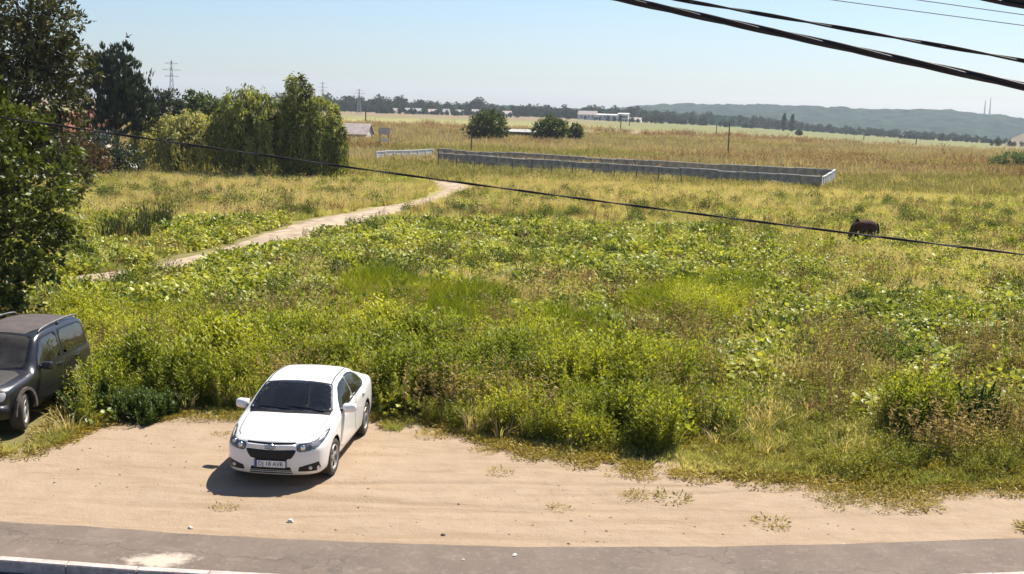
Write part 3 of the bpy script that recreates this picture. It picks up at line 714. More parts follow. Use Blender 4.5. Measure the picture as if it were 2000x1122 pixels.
    for z_ in (.285, .32): S.line([(-.35, z_), (.35, z_)], 'F', .008, .010, M_SILV, 'intake_bar', lg)
    c = S.hit(0, .43, 'F', .03)
    pf = MB(); pf.box((c.x + .012, 0, .43), (.02, .545, .135)); pf.build('plate_holder', M_BLACK, root, bevel=.004)
    pb = MB(); pb.box((c.x - .004, 0, .43), (.008, .52, .112)); po = pb.build('number_plate', surf('plate_white', (.74, .74, .72), .5, .06, 20), root)
    MT = Matrix.Translation((c.x - .0095, -.012, .428)) @ Matrix(((0, 0, -1, 0), (-1, 0, 0, 0), (0, 1, 0, 0), (0, 0, 0, 1)))
    text_mesh('DJ 18 AVR', .105, 'plate_text', M_SEAM, po, MT, .42)['kind'] = 'stuff'
    bb = MB(); bb.box((c.x - .0088, .238, .43), (.002, .036, .108)); bb.build('plate_band', surf('plate_blue', (.02, .06, .35), .5, .05, 20), po)
    for x in WX:
        for sd in (-1, 1): wheel(root, x, sd * .775, .325, sd, .222, R(-3) if x < 2 else 0)
    cabin(root, 1.25, 4.0, .74, .34, 1.45, .945, 2.05, 2.95)
    pr = MB(); pr.box((1.395, .33, .985), (.10, .16, .004)); pr.build('paper_slip', surf('paper', (.7, .7, .68), .9, .05, 5), root)
    mi = MB(); mi.box((1.90, 0, 1.30), (.03, .22, .06)); mi.build('rear_view_mirror', M_BLACK, root, bevel=.01)
    return root

# ---- dark off-roader, dusty, standing in the weeds
def dark_suv(loc, rz):
    root = empty('parked_off_roader', loc, rz)
    tag(root, 'dusty black off-road car with roof rails parked among the weeds by the leafy tree', 'car')
    P_ = paint_mat('dusty_black_paint', (0.009, 0.009, 0.012), 0.30, (0.20, 0.155, 0.11), 0.07, .7, .5)
    M_DUST = surf('dusty_roof_paint', (0.045, 0.04, 0.04), 0.7, 0.5, 5, col2=(0.10, 0.078, 0.068))
    tab = [(0.00, .42, .66, .68, .62, .72, .5, .75), (0.03, .36, .76, .78, .73, .83, .6, .87), (0.12, .32, .84, .86, .80, .92, .66, .955), (0.4, .30, .88, .93, .84, .975, .68, 1.01), (0.9, .30, .90, .97, .86, 1.01, .70, 1.045),
           (1.22, .30, .90, .99, .87, 1.03, .715, 1.065), (1.36, .30, .90, 1.0, .87, 1.14, .705, 1.18), (1.55, .30, .90, 1.01, .868, 1.36, .72, 1.40), (1.76, .30, .90, 1.02, .866, 1.57, .71, 1.615), (2.0, .30, .90, 1.025, .866, 1.645, .71, 1.70), (2.5, .30, .90, 1.035, .865, 1.675, .71, 1.735), (3.2, .30, .90, 1.05, .86, 1.675, .705, 1.735),
           (3.85, .30, .895, 1.06, .855, 1.64, .70, 1.70), (4.02, .31, .89, 1.06, .845, 1.54, .70, 1.60), (4.14, .34, .87, 1.05, .82, 1.24, .70, 1.29), (4.2, .38, .83, .98, .77, 1.02, .66, 1.06), (4.25, .44, .76, .88, .69, .9, .58, .92)]
    S = Shell(tab, .66, .22, .10, 1.0, .5, res=.03)
    wf = [(1.52, 1.06), (1.60, 1.27), (1.82, 1.53), (1.95, 1.585), (2.54, 1.603), (2.58, 1.08)]
    wr = [(2.70, 1.09), (2.67, 1.604), (3.10, 1.605), (3.70, 1.59), (3.86, 1.54), (3.93, 1.24), (3.91, 1.13), (3.80, 1.11)]
    ws = [(1.31, -.66), (1.26, -.35), (1.25, 0), (1.26, .35), (1.31, .66), (1.55, .64), (1.80, .60), (1.84, 0), (1.80, -.60), (1.55, -.64)]
    holes = [(shrink(ws, .035), 'T')]
    for v in 'LR': holes += [(shrink(wf, .035), v), (shrink(wr, .035), v)]
    WX = (.80, 3.36)
    S.body('body', root, P_, M_BLACK, holes, [(x, .375) for x in WX], .42)
    G_ = glass_mat('off_roader_glass', (0.45, 0.50, 0.49), 0.10, 0.10); GW = glass_mat('dusty_windshield', (0.34, 0.32, 0.28), 0.0, 0.30)
    S.patch(ws, 'T', .004, GW, 'windshield', root, round_=1)
    S.line([*ws, ws[0]], 'T', .03, .006, M_BLACK, 'windshield_seal', root, 90)
    rp = S.patch([(1.86, -.60), (1.89, 0), (1.86, .60), (3.80, .58), (3.84, 0), (3.80, -.58)], 'T', .005, M_DUST, 'roof', root, round_=1)
    S.patch([(.20, -.62), (.10, 0), (.20, .62), (.5, .69), (1.2, .70), (1.16, 0), (1.2, -.70), (.5, -.69)], 'T', .005, paint_mat('dusty_bonnet_paint', (0.014, 0.013, 0.013), .5, (.11, .09, .07), .35, 2.0), 'bonnet', root, round_=1)
    df = [(1.36, .42), (1.34, .95), (1.46, 1.03), (2.60, 1.06), (2.62, .42)]; dr = [(2.645, .42), (2.63, 1.06), (3.40, 1.09), (3.42, .92), (3.12, .80), (2.98, .42)]
    for v, sd in (('L', -1), ('R', 1)):
        for dp, wp, hx in ((df, wf, 2.42), (dr, wr, 3.28)):
            S.patch(shrink(dp, -.01), v, .001, M_SEAM, 'door_gap', root, round_=1); d = S.patch(dp, v, .004, P_, 'door', root, round_=1)
            S.patch(wp, v, .004, G_, 'window', d, round_=1); S.line([*wp, wp[0]], v, .035, .006, M_BLACK, 'window_trim', d, 80)
            h = S.hit(hx, .97, v, .028); hb = MB(); hb.box(h, (.20, .025, .035)); hb.box(h + Vector((0, -sd * .02, 0)), (.18, .04, .02)); hb.build('handle', P_, d, bevel=.008)
        S.line([(1.2, .62), (3.0, .64)], v, .07, .012, M_BLACK, 'side_moulding', root)
        S.line([(1.25, .37), (2.95, .37)], v, .10, .012, M_BLACK, 'side_step', root)
        ra = MB(); pts = [(1.95, sd * .665, 1.68), (2.02, sd * .67, 1.73), (2.5, sd * .675, 1.77), (3.2, sd * .67, 1.775), (3.78, sd * .655, 1.74), (3.86, sd * .65, 1.68)]
        ra.tube([tuple(p) for p in chaikin(pts, 2)], .02, 8); ra.box((2.85, sd * .67, 1.73), (.10, .03, .09)); ra.build('roof_rail', surf('rail_grey', (.16, .15, .15), .5, .2, 8, metal=.3), root, True)
        mm = MB(); mm.box((1.60, sd * 1.0, 1.10), (.11, .20, .15)); mo = mm.build('wing_mirror', P_, root, bevel=.035); ft = MB(); ft.box((1.60, sd * .89, 1.07), (.07, .12, .05)); ft.build('mirror_foot', M_BLACK, mo)
        h = S.patch([(sd * .50, .70), (sd * .48, .84), (sd * .70, .87), (sd * .80, .86), (sd * .80, .74), (sd * .74, .70)], 'F', .006, surf('headlamp_grey', (.62, .60, .56), .3, .3, 8, metal=.1, spec=.7), 'headlight', root, round_=1, res=.04)
        cl = MB(); 
        for k in range(15):
            t0 = math.pi * k / 14
            for rr in (.41, .465):
                yy = sd * .905; cl.v.append((.80 - rr * math.cos(t0), yy + sd * .012, .375 + rr * math.sin(t0))); cl.sh.append(.5)
        cl.f = [(2 * k, 2 * k + 1, 2 * k + 3, 2 * k + 2) for k in range(14)]
        co = cl.build('wheel_arch_trim', surf('dusty_trim', (.10, .08, .07), .85, .4, 8), root); sm = co.modifiers.new('t', 'SOLIDIFY'); sm.thickness = .05; sm.offset = 0
    g = S.patch([(-.42, .70), (-.42, .84), (.42, .84), (.42, .70)], 'F', .005, M_BLACK, 'grille', root, round_=0)
    for z_ in (.73, .77, .81): S.line([(-.40, z_), (.40, z_)], 'F', .014, .012, M_CHROME, 'grille_bar', g)
    bm_ = MB(); 
    pts = [S.hit(y_, .56, 'F', .05) for y_ in np.linspace(-.80, .80, 17)]
    bm_.tube([p for p in pts if p is not None], .09, 10); bm_.build('bumper', surf('bumper_dark', (.02, .02, .032), .4, .3, 6), root, True)
    pl = MB(); c = S.hit(0, .56, 'F', .15); pl.box((c.x, 0, .56), (.01, .52, .11)); pl.build('number_plate', surf('plate_white_b', (.70, .70, .68), .5, .1, 20), root)
    for x in WX:
        for sd in (-1, 1): wheel(root, x, sd * .79, .365, sd, .225, R(14) if x < 2 else 0, spokes=5, w=.24, rimmat=surf('alloy_dusty', (.55, .52, .48), .5, .3, 9, metal=.4))
    cabin(root, 1.3, 3.9, .76, .46, 1.5, 1.03, 2.0, 2.9, .64)
    return root
def place_car(fn, px, py, wx, half, bearing):
    """px, py: where the near front wheel (local -y side, wx behind the nose) meets the ground"""
    g = Vector((*G0(px, py), 0)); b = R(bearing); back = Vector((math.sin(b), math.cos(b), 0)); left = Vector((-math.cos(b), math.sin(b), 0))
    o = g - back * wx + left * half
    root = fn((o.x, o.y, 0), math.pi / 2 - b)
    cz = [float(T(*(o + back * (wx + k) + left * s_)[:2])) for k in (0, 2.6) for s_ in (-.8, .8)]
    root.location.z = sum(cz) / 4 + 0.01
    return root, o + back * 2.2
SEDAN, SEDAN_C = place_car(white_sedan, 653, 928, .93, .87, 4.5)
SUV, SUV_C = place_car(dark_suv, 50, 846, .80, .89, 2.5)
# ------------------------------------------------------------------ leaf and blade geometry
def unit(v): return v / (np.linalg.norm(v, axis=-1, keepdims=True) + 1e-9)
def rnd_dir(n, rng): return unit(rng.normal(size=(n, 3)))
def leaves(base, axis_, normal, ln, wd, fold=0.15, shape='leaf'):
    """n folded leaves: 5 vertices, two faces each side of the midrib"""
    n = len(base); axis_ = unit(axis_); side = unit(np.cross(axis_, normal)); nor = np.cross(side, axis_)
    ln = np.broadcast_to(np.asarray(ln, float), (n,))[:, None]; wd = np.broadcast_to(np.asarray(wd, float), (n,))[:, None]
    mid = base + axis_ * ln * (.42 if shape == 'leaf' else .55)
    l = mid + side * wd * .5 + nor * wd * fold; r = mid - side * wd * .5 + nor * wd * fold
    tip = base + axis_ * ln - nor * ln * .06
    V = np.stack([base, l, tip, r], 1).reshape(-1, 3); o = np.arange(n) * 4
    return V, np.concatenate([np.stack([o, o + 3, o + 2], 1), np.stack([o, o + 2, o + 1], 1)])
def broad(base, axis_, normal, ln, wd, rng):
    """lobed broad leaf: fan of 7 vertices"""
    n = len(base); axis_ = unit(axis_); side = unit(np.cross(axis_, normal)); nor = np.cross(side, axis_)
    ln = np.asarray(ln)[:, None]; wd = np.asarray(wd)[:, None]; pts = []
    for (a_, s_, u_) in ((0, 0, 0), (.02, .34, .10), (.42, .5, .14), (.80, .26, .03), (1.0, 0, -.10), (.80, -.26, .03), (.42, -.5, .14), (.02, -.34, .10), (.45, 0, 0)):
        pts.append(base + axis_ * ln * a_ + side * wd * s_ + nor * ln * u_)
    V = np.stack(pts, 1).reshape(-1, 3); o = (np.arange(n) * 9)[:, None]
    T_ = np.array([(8, 0, 1), (8, 1, 2), (8, 2, 3), (8, 3, 4), (8, 4, 5), (8, 5, 6), (8, 6, 7), (8, 7, 0)])
    return V, (o[:, None, :] + T_[None]).reshape(-1, 3)
def blades(base, dir_, ln, wd, bend, rng):
    """grass blades: two segments bending over"""
    n = len(base); d = unit(dir_); hor = d.copy(); hor[:, 2] = 0; hor = unit(hor + rng.normal(size=(n, 3)) * [.2, .2, 0]); side = unit(np.cross(d, rng.normal(size=(n, 3))))
    ln = np.broadcast_to(np.asarray(ln, float), (n,))[:, None]; wd = np.broadcast_to(np.asarray(wd, float), (n,))[:, None]
    bend = np.broadcast_to(np.asarray(bend, float), (n,))[:, None]
    m = base + d * ln * .55 + hor * bend * ln * .1; t = base + d * ln * .9 + hor * bend * ln * .5
    V = np.stack([base - side * wd * .5, base + side * wd * .5, m + side * wd * .42, m - side * wd * .42, t], 1).reshape(-1, 3); o = np.arange(n) * 5
    return V, np.stack([o, o + 1, o + 2], 1), np.stack([o, o + 2, o + 3], 1), np.stack([o + 3, o + 2, o + 4], 1)
class LB:
    """collects leaf geometry with a shade value for each leaf"""
    def __init__(s): s.V = []; s.F = []; s.S = []; s.n = 0
    def add(s, V, F, sh, per):
        s.V.append(V); s.F.append(F + s.n); s.S.append(np.repeat(sh, per)); s.n += len(V)
    def leaf(s, base, ax, nor, ln, wd, rng, fold=.15, sh=None, shape='leaf'):
        V, F = leaves(base, ax, nor, ln, wd, fold, shape); s.add(V, F, rng.random(len(base)) if sh is None else sh, 4)
    def broad(s, base, ax, nor, ln, wd, rng, sh=None):
        V, F = broad(base, ax, nor, ln, wd, rng); s.add(V, F, rng.random(len(base)) if sh is None else sh, 9)
    def blade(s, base, d, ln, wd, bend, rng, sh=None):
        V, a_, b_, c_ = blades(base, d, ln, wd, bend, rng); s.add(V, np.concatenate([a_, b_, c_]), rng.random(len(base)) if sh is None else sh, 5)
    def stick(s, p, q, r, sh=0.3):
        p = np.asarray(p, float); q = np.asarray(q, float); n = len(p); d = unit(q - p); a_ = unit(np.cross(d, [.3, .9, .1])); b_ = np.cross(d, a_); V = []
        for k in range(3):
            t = 2 * math.pi * k / 3; w = (a_ * math.cos(t) + b_ * math.sin(t)) * r; V += [p + w, q + w * .5]
        V = np.stack(V, 1).reshape(-1, 3); o = (np.arange(n) * 6)[:, None, None]
        F = np.array([(0, 2, 1), (1, 2, 3), (2, 4, 3), (3, 4, 5), (4, 0, 5), (5, 0, 1)])[None]
        s.add(V, (o + F).reshape(-1, 3), np.full(n, sh), 6)
    def mesh(s, name): return np_mesh(name, np.concatenate(s.V), None, np.concatenate(s.F), np.concatenate(s.S))
def tall_weed(rng, stems=6, h=(.75, 1.3), r=.2, nl=24, ln=(.10, .19), wd=(.026, .044)):
    b = LB(); n = stems
    a_ = rng.random(n) * 6.28; rr = r * np.sqrt(rng.random(n)); base = np.stack([rr * np.cos(a_), rr * np.sin(a_), np.zeros(n) - .05], 1)
    hh = rng.uniform(*h, n); top = base + np.stack([np.cos(a_) * rr * .7 + rng.normal(size=n) * .06, np.sin(a_) * rr * .7 + rng.normal(size=n) * .06, hh], 1)
    b.stick(base, top, .006)
    t = np.tile(np.linspace(.12, 1.0, nl), n) + rng.normal(size=n * nl) * .02; k = np.repeat(np.arange(n), nl)
    p = base[k] + (top - base)[k] * t[:, None]; an = np.tile(np.arange(nl) * 2.4, n) + rng.random(n * nl)
    up = .25 + .75 * t + rng.normal(size=n * nl) * .2
    ax = np.stack([np.cos(an), np.sin(an), up], 1); L_ = rng.uniform(*ln, n * nl) * (1.25 - .55 * t)
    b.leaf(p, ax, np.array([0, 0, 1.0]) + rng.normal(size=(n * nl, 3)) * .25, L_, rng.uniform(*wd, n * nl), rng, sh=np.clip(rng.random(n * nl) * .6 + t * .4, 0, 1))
    return b
def broad_weed(rng, n=46, r=.45, h=.5, size=(.08, .165)):
    b = LB(); a_ = rng.random(n) * 6.28; rr = r * np.sqrt(rng.random(n)); p = np.stack([rr * np.cos(a_), rr * np.sin(a_), h * (1 - (rr / r) ** 2 * .6) * rng.uniform(.5, 1.05, n)], 1)
    root = p * [.35, .35, 0] + [0, 0, -.05]; b.stick(root, p, .005)
    nor = np.array([0, 0, 1.0]) + rng.normal(size=(n, 3)) * .38; ax = np.stack([np.cos(a_), np.sin(a_), rng.normal(size=n) * .25 - .15], 1) + rng.normal(size=(n, 3)) * .4
    s_ = rng.uniform(*size, n); b.broad(p, ax, nor, s_, s_ * rng.uniform(.85, 1.1, n), rng); return b
def grass_tuft(rng, n=28, h=(.22, .46), r=.13, wd=.02, spread=.45, bend=1.0, seeds=0):
    b = LB(); a_ = rng.random(n) * 6.28; rr = r * np.sqrt(rng.random(n)); p = np.stack([rr * np.cos(a_), rr * np.sin(a_), np.full(n, -.04)], 1)
    d = np.stack([np.cos(a_) * spread * rng.random(n), np.sin(a_) * spread * rng.random(n), np.ones(n)], 1); ln = rng.uniform(*h, n)
    b.blade(p, d, ln, wd * rng.uniform(.7, 1.3, n), bend * rng.uniform(.3, 1.2, n), rng)
    if seeds:
        k = rng.integers(0, n, seeds); t = p[k] + unit(d[k]) * ln[k][:, None] * .9; b.leaf(t, d[k] + rng.normal(size=(seeds, 3)) * .25, rng.normal(size=(seeds, 3)), .10, .022, rng, sh=np.full(seeds, .9))
    return b
def dry_stalks(rng, n=5, h=(.6, 1.05)):
    b = LB(); a_ = rng.random(n) * 6.28; base = np.stack([.12 * np.cos(a_), .12 * np.sin(a_), np.full(n, -.05)], 1); hh = rng.uniform(*h, n)
    top = base + np.stack([np.cos(a_) * .13, np.sin(a_) * .13, hh], 1); b.stick(base, top, .006, .2)
    m = 16; k = np.repeat(np.arange(n), m); t = rng.uniform(.35, 1, n * m); p = base[k] + (top - base)[k] * t[:, None]; an = rng.random(n * m) * 6.28
    b.leaf(p, np.stack([np.cos(an), np.sin(an), rng.normal(size=n * m) * .5 + .4], 1), rng.normal(size=(n * m, 3)), rng.uniform(.05, .12, n * m), rng.uniform(.02, .04, n * m), rng); return b
def mat_plant(rng, n=60, r=.30, h=.07):
    b = LB(); a_ = rng.random(n) * 6.28; rr = r * np.sqrt(rng.random(n)); p = np.stack([rr * np.cos(a_), rr * np.sin(a_), h * rng.random(n)], 1)
    b.leaf(p, np.stack([np.cos(a_), np.sin(a_), rng.random(n) * .8], 1) + rng.normal(size=(n, 3)) * .5, np.array([0, 0, 1.]) + rng.normal(size=(n, 3)) * .4, rng.uniform(.05, .10, n), rng.uniform(.018, .035, n), rng)
    m = 16; a_ = rng.random(m) * 6.28; q_ = np.stack([r * .7 * np.cos(a_), r * .7 * np.sin(a_), np.zeros(m)], 1)
    b.blade(q_, np.stack([np.cos(a_), np.sin(a_), np.full(m, .8)], 1), rng.uniform(.06, .16, m), .010, 1.0, rng); return b
_pr = np.random.default_rng(5)
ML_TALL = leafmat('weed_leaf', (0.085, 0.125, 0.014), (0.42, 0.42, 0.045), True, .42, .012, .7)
ML_BROAD = leafmat('broad_leaf', (0.12, 0.165, 0.022), (0.46, 0.46, 0.09), True, .34, .02, .7)
ML_GRASS = leafmat('grass_blade', (0.22, 0.26, 0.055), (0.68, 0.61, 0.28), True, .38, .012, .6)
ML_DRY = leafmat('dry_blade', (0.40, 0.32, 0.15), (0.70, 0.57, 0.33), True, .34, .012, .6)
ML_BROWN = leafmat('withered_leaf', (0.12, 0.08, 0.042), (0.42, 0.26, 0.14), True, .2, .0)
ML_MAT = leafmat('mat_leaf', (0.17, 0.16, 0.03), (0.42, 0.31, 0.08), True, .25, .012, .6)
def protos(key, fn, mat, k):
    c = bpy.data.collections.new(key)
    for j in range(k): link('%s_%02d' % (key, j), fn(_pr).mesh(key), mat, col=c)
    return c
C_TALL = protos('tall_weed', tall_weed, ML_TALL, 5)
C_BROAD = protos('broad_weed', broad_weed, ML_BROAD, 5)
def bushy_weed(rng, n=300, r=.40, h=.8, size=(.06, .12), asp=.42):
    b = LB(); d = rnd_dir(n, rng); d[:, 2] = np.abs(d[:, 2]); lump = 1 + .22 * np.sin(d[:, 0] * 5 + rng.random() * 6) * np.cos(d[:, 1] * 5 + rng.random() * 6)
    p = d * [r, r, h] * (rng.uniform(.6, 1.05, n) * lump)[:, None]; s_ = rng.uniform(*size, n)
    b.leaf(p, d * [1, 1, .4] + [0, 0, .25] + rng.normal(size=(n, 3)) * .45, d * .5 + [0, 0, .8] + rng.normal(size=(n, 3)) * .4, s_, s_ * asp, rng)
    k = 9; b.stick(np.tile([[0, 0, -.05]], (k, 1)), p[:k], .007); return b
C_BUSHY = protos('bushy_weed', bushy_weed, ML_TALL, 5)
C_BUSHD = protos('dark_weed', bushy_weed, leafmat('dark_clump_leaf', (0.03, 0.055, 0.01), (0.13, 0.17, 0.03), True, .32, .01, .8), 4)
C_BUSHO = protos('olive_weed', bushy_weed, leafmat('olive_leaf', (0.10, 0.135, 0.02), (0.33, 0.31, 0.06), True, .32, .01, .7), 4)
C_BUSHB = protos('bushy_broad', lambda r: bushy_weed(r, 130, .5, .55, (.12, .2), .8), ML_BROAD, 4)
C_LUSH = protos('lush_tuft', lambda r: grass_tuft(r, 34, (.5, 1.0), .2, .024, .3, .7), leafmat('lush_blade', (0.12, 0.17, 0.012), (0.32, 0.33, 0.03), True, .42, .012, .6), 4)
C_GRASS = protos('grass_tuft', grass_tuft, ML_GRASS, 4)
C_DRY = protos('dry_tuft', lambda r: grass_tuft(r, 26, (.4, .8), .16, .018, .4, .9, 14), ML_DRY, 4)
C_BROWN = protos('dry_stalk', dry_stalks, ML_BROWN, 4)
C_SEED = protos('seed_stalk', lambda r: dry_stalks(r, 4, (.8, 1.35)), leafmat('seed_head', (0.20, 0.15, 0.06), (0.50, 0.38, 0.18), True, .25, .0), 4)
C_MAT = protos('mat_plant', mat_plant, ML_MAT, 4)
C_FARG = protos('far_tuft', lambda r: grass_tuft(r, 60, (.35, .8), .9, .05, .5, .8), leafmat('far_blade', (0.20, 0.20, 0.065), (0.46, 0.37, 0.19), True, .34, .01, .6), 3)
C_FARD = protos('far_dry', lambda r: grass_tuft(r, 60, (.4, .9), .9, .05, .5, .8), leafmat('far_dry_blade', (0.30, 0.235, 0.14), (0.52, 0.41, 0.26), True, .3, .01, .6), 3)
C_FARB = protos('far_brown', lambda r: tall_weed(r, 10, (.6, 1.2), .8, 14, (.15, .3), (.06, .12)), ML_BROWN, 3)
def scatter(name, col, x, y, scale, tint, label, cat='weeds', tilt=.12, z=None):
    n = len(x); rng = RNG; me = bpy.data.meshes.new(name); me.vertices.add(n); zz = T(x, y) if z is None else z
    me.vertices.foreach_set('co', np.stack([x, y, zz], 1).astype(np.float32).ravel())
    def at(nm, ty, v, key='value'):
        a_ = me.attributes.new(nm, ty, 'POINT'); a_.data.foreach_set(key, np.ascontiguousarray(v).ravel())
    at('rot', 'FLOAT_VECTOR', np.stack([rng.normal(size=n) * tilt, rng.normal(size=n) * tilt, rng.random(n) * 6.283], 1).astype(np.float32), 'vector')
    at('scl', 'FLOAT', np.asarray(scale, np.float32)); at('idx', 'INT', rng.integers(0, len(col.objects), n).astype(np.int32)); at('tint', 'FLOAT', np.clip(tint, 0, 1).astype(np.float32))
    o = link(name, me); tag(o, label, cat, kind='stuff')
    ng = bpy.data.node_groups.new(name, 'GeometryNodeTree')
    ng.interface.new_socket('Geometry', in_out='INPUT', socket_type='NodeSocketGeometry'); ng.interface.new_socket('Geometry', in_out='OUTPUT', socket_type='NodeSocketGeometry')
    gi = ng.nodes.new('NodeGroupInput'); go = ng.nodes.new('NodeGroupOutput'); mp = ng.nodes.new('GeometryNodeMeshToPoints'); ip = ng.nodes.new('GeometryNodeInstanceOnPoints')
    ci = ng.nodes.new('GeometryNodeCollectionInfo'); ci.inputs['Collection'].default_value = col; ci.inputs['Separate Children'].default_value = True; ci.inputs['Reset Children'].default_value = True
    def na(nm, ty):
        k = ng.nodes.new('GeometryNodeInputNamedAttribute'); k.data_type = ty; k.inputs['Name'].default_value = nm; return k.outputs['Attribute']
    ip.inputs['Pick Instance'].default_value = True; L = ng.links.new
    L(gi.outputs[0], mp.inputs[0]); L(mp.outputs[0], ip.inputs['Points']); L(ci.outputs[0], ip.inputs['Instance']); L(na('idx', 'INT'), ip.inputs['Instance Index'])
    L(na('rot', 'FLOAT_VECTOR'), ip.inputs['Rotation']); L(na('scl', 'FLOAT'), ip.inputs['Scale']); L(ip.outputs[0], go.inputs[0])
    md = o.modifiers.new('scatter', 'NODES'); md.node_group = ng
    return o

# ------------------------------------------------------------------ planting plan (where each kind grows, as seen in the photograph)
def ell(lst, px, py, warp=0.0):
    m = np.zeros(np.shape(px))
    for (cx, cy, rx, ry) in lst:
        d = np.hypot((px - cx) / rx, (py - cy) / ry); m = np.maximum(m, 1 - smooth(.72, 1.12, d + warp))
    return m
E_TALL = [(300, 720, 290, 85), (170, 650, 90, 50), (430, 740, 200, 70), (560, 700, 120, 60), (720, 730, 120, 75), (950, 765, 150, 90), (1230, 810, 210, 95), (1130, 845, 170, 65), (1390, 600, 80, 38), (1180, 740, 120, 40), (1780, 875, 85, 70), (700, 655, 70, 36), (1000, 705, 130, 34), (1040, 640, 60, 26), (830, 690, 90, 34)]
E_LUSH = [(820, 600, 190, 62), (980, 640, 170, 52), (740, 558, 90, 34), (330, 650, 190, 46), (560, 648, 110, 42), (1100, 655, 130, 40), (1330, 575, 120, 34), (1250, 720, 120, 50), (480, 690, 130, 46), (700, 690, 90, 40), (1420, 560, 80, 26)]
E_BROAD = [(300, 580, 230, 48), (480, 520, 130, 50), (660, 640, 80, 60), (1180, 675, 190, 48), (1700, 640, 350, 62), (1900, 690, 180, 60), (1500, 600, 170, 50), (1300, 500, 260, 46), (960, 455, 130, 32), (1130, 470, 140, 30), (850, 432, 130, 42), (430, 455, 140, 34), (100, 545, 120, 60), (915, 396, 70, 24), (1250, 440, 170, 40), (540, 690, 75, 55), (740, 770, 70, 60), (1950, 760, 70, 50), (1100, 700, 160, 40), (1350, 700, 120, 40), (700, 480, 160, 40), (60, 600, 120, 60), (1400, 640, 130, 40)]
E_DRY = [(430, 385, 260, 42), (1500, 695, 110, 42), (870, 545, 100, 26), (1050, 560, 180, 36), (330, 520, 60, 30), (110, 510, 60, 30), (1300, 370, 420, 36), (700, 385, 160, 24), (1800, 520, 240, 60), (600, 520, 110, 30), (1480, 800, 60, 24)]
E_MOT = [(1610, 780, 220, 75), (1500, 710, 150, 60), (1700, 850, 170, 65), (1930, 860, 110, 60), (1420, 790, 90, 60)]
E_LOW = [(105, 826, 62, 46), (1560, 880, 260, 80), (1700, 920, 200, 60), (1930, 900, 140, 90), (60, 870, 180, 40)]
def candidates(n, y0, y1, pw=1.0, seed=1, half=.47):
    r = np.random.default_rng(seed); t = r.random(n) ** pw; y = y0 + (y1 - y0) * t; x = (r.random(n) * 2 - 1) * (half * y + 4.0); return x, y, r
def free(x, y, m=0.25):
    ok = track_dist(x, y) > m * .3
    for root, L_, hw in ((SEDAN, 4.6, 1.0), (SUV, 4.3, 1.0)):
        c, s_ = math.cos(root.rotation_euler.z), math.sin(root.rotation_euler.z); dx = x - root.location.x; dy = y - root.location.y
        lx = dx * c + dy * s_; ly = -dx * s_ + dy * c; ok &= ~((lx > -.15) & (lx < L_ + .15) & (np.abs(ly) < hw + m * .4)); 
        if root is SUV: ok &= ~((lx > -.3) & (lx < 2.3) & (ly < 0) & (ly > -hw - .45))
    return ok
def plan(x, y, h):
    px, py = proj(x, y, T_macro(x, y) + h); w = (fbm(x, y, 3.2, 40, 3) - .5) * 1.1; return px, py, w
def top_pt0(px, py, h=1.4):
    d = ray(px, py); t = (h - CAM_H) / d.z; return (d.x * t, d.y * t)
# tall bright weeds
x, y, r = candidates(60000, 21.5, 60, 1.35, 1); px, py, w = plan(x, y, .55)
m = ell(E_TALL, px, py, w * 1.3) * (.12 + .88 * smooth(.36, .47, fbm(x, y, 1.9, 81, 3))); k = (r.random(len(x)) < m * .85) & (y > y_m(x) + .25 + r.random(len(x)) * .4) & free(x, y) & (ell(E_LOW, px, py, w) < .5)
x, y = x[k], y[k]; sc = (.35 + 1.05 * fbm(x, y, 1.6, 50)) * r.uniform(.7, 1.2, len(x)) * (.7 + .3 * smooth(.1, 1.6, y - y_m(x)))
scatter('green_weeds', C_TALL, x, y, sc, fbm(x, y, 2.4, 60) * 2.2 - .75 + r.normal(size=len(x)) * .16 + .35 * smooth(25, 34, y), 'tall bright green upright weeds massed behind the sandy ground')  # tint lower towards the sand: shade of the front band put into the colour
# broad leaved weeds
x, y, r = candidates(60000, 22, 66, 1.25, 2); px, py, w = plan(x, y, .4)
m = np.maximum(ell(E_BROAD, px, py, w * 1.3), .22 * smooth(.40, .52, fbm(x, y, 2.3, 82))); k = (r.random(len(x)) < m * .55) & (y > y_m(x) + .5) & free(x, y, .6) & (ell(E_LOW, px, py, w) < .4) & (ell([(235, 546, 85, 20)], px, py) < .3)
x, y = x[k], y[k]
scatter('broad_leaved_weeds', C_BROAD, x, y, (.55 + .7 * fbm(x, y, 1.8, 51)) * r.uniform(.7, 1.25, len(x)), fbm(x, y, 2.6, 61) * 1.4 - .25 + r.normal(size=len(x)) * .15 + .2 * smooth(30, 55, y), 'yellow green broad-leaved weeds creeping over the field')
# lush fine grass
x, y, r = candidates(46000, 22, 50, 1.2, 14); px, py, w = plan(x, y, .4); k = (r.random(len(x)) < ell(E_LUSH, px, py, w * .9) * .95) & (y > y_m(x) + .5) & free(x, y); x, y = x[k], y[k]
scatter('lush_grass', C_LUSH, x, y, (.55 + .6 * fbm(x, y, 2.2, 58)) * r.uniform(.7, 1.2, len(x)), fbm(x, y, 2.8, 68) * 1.7 - .4 + r.normal(size=len(x)) * .14, 'lush bright green grass in the middle of the meadow', 'grass')
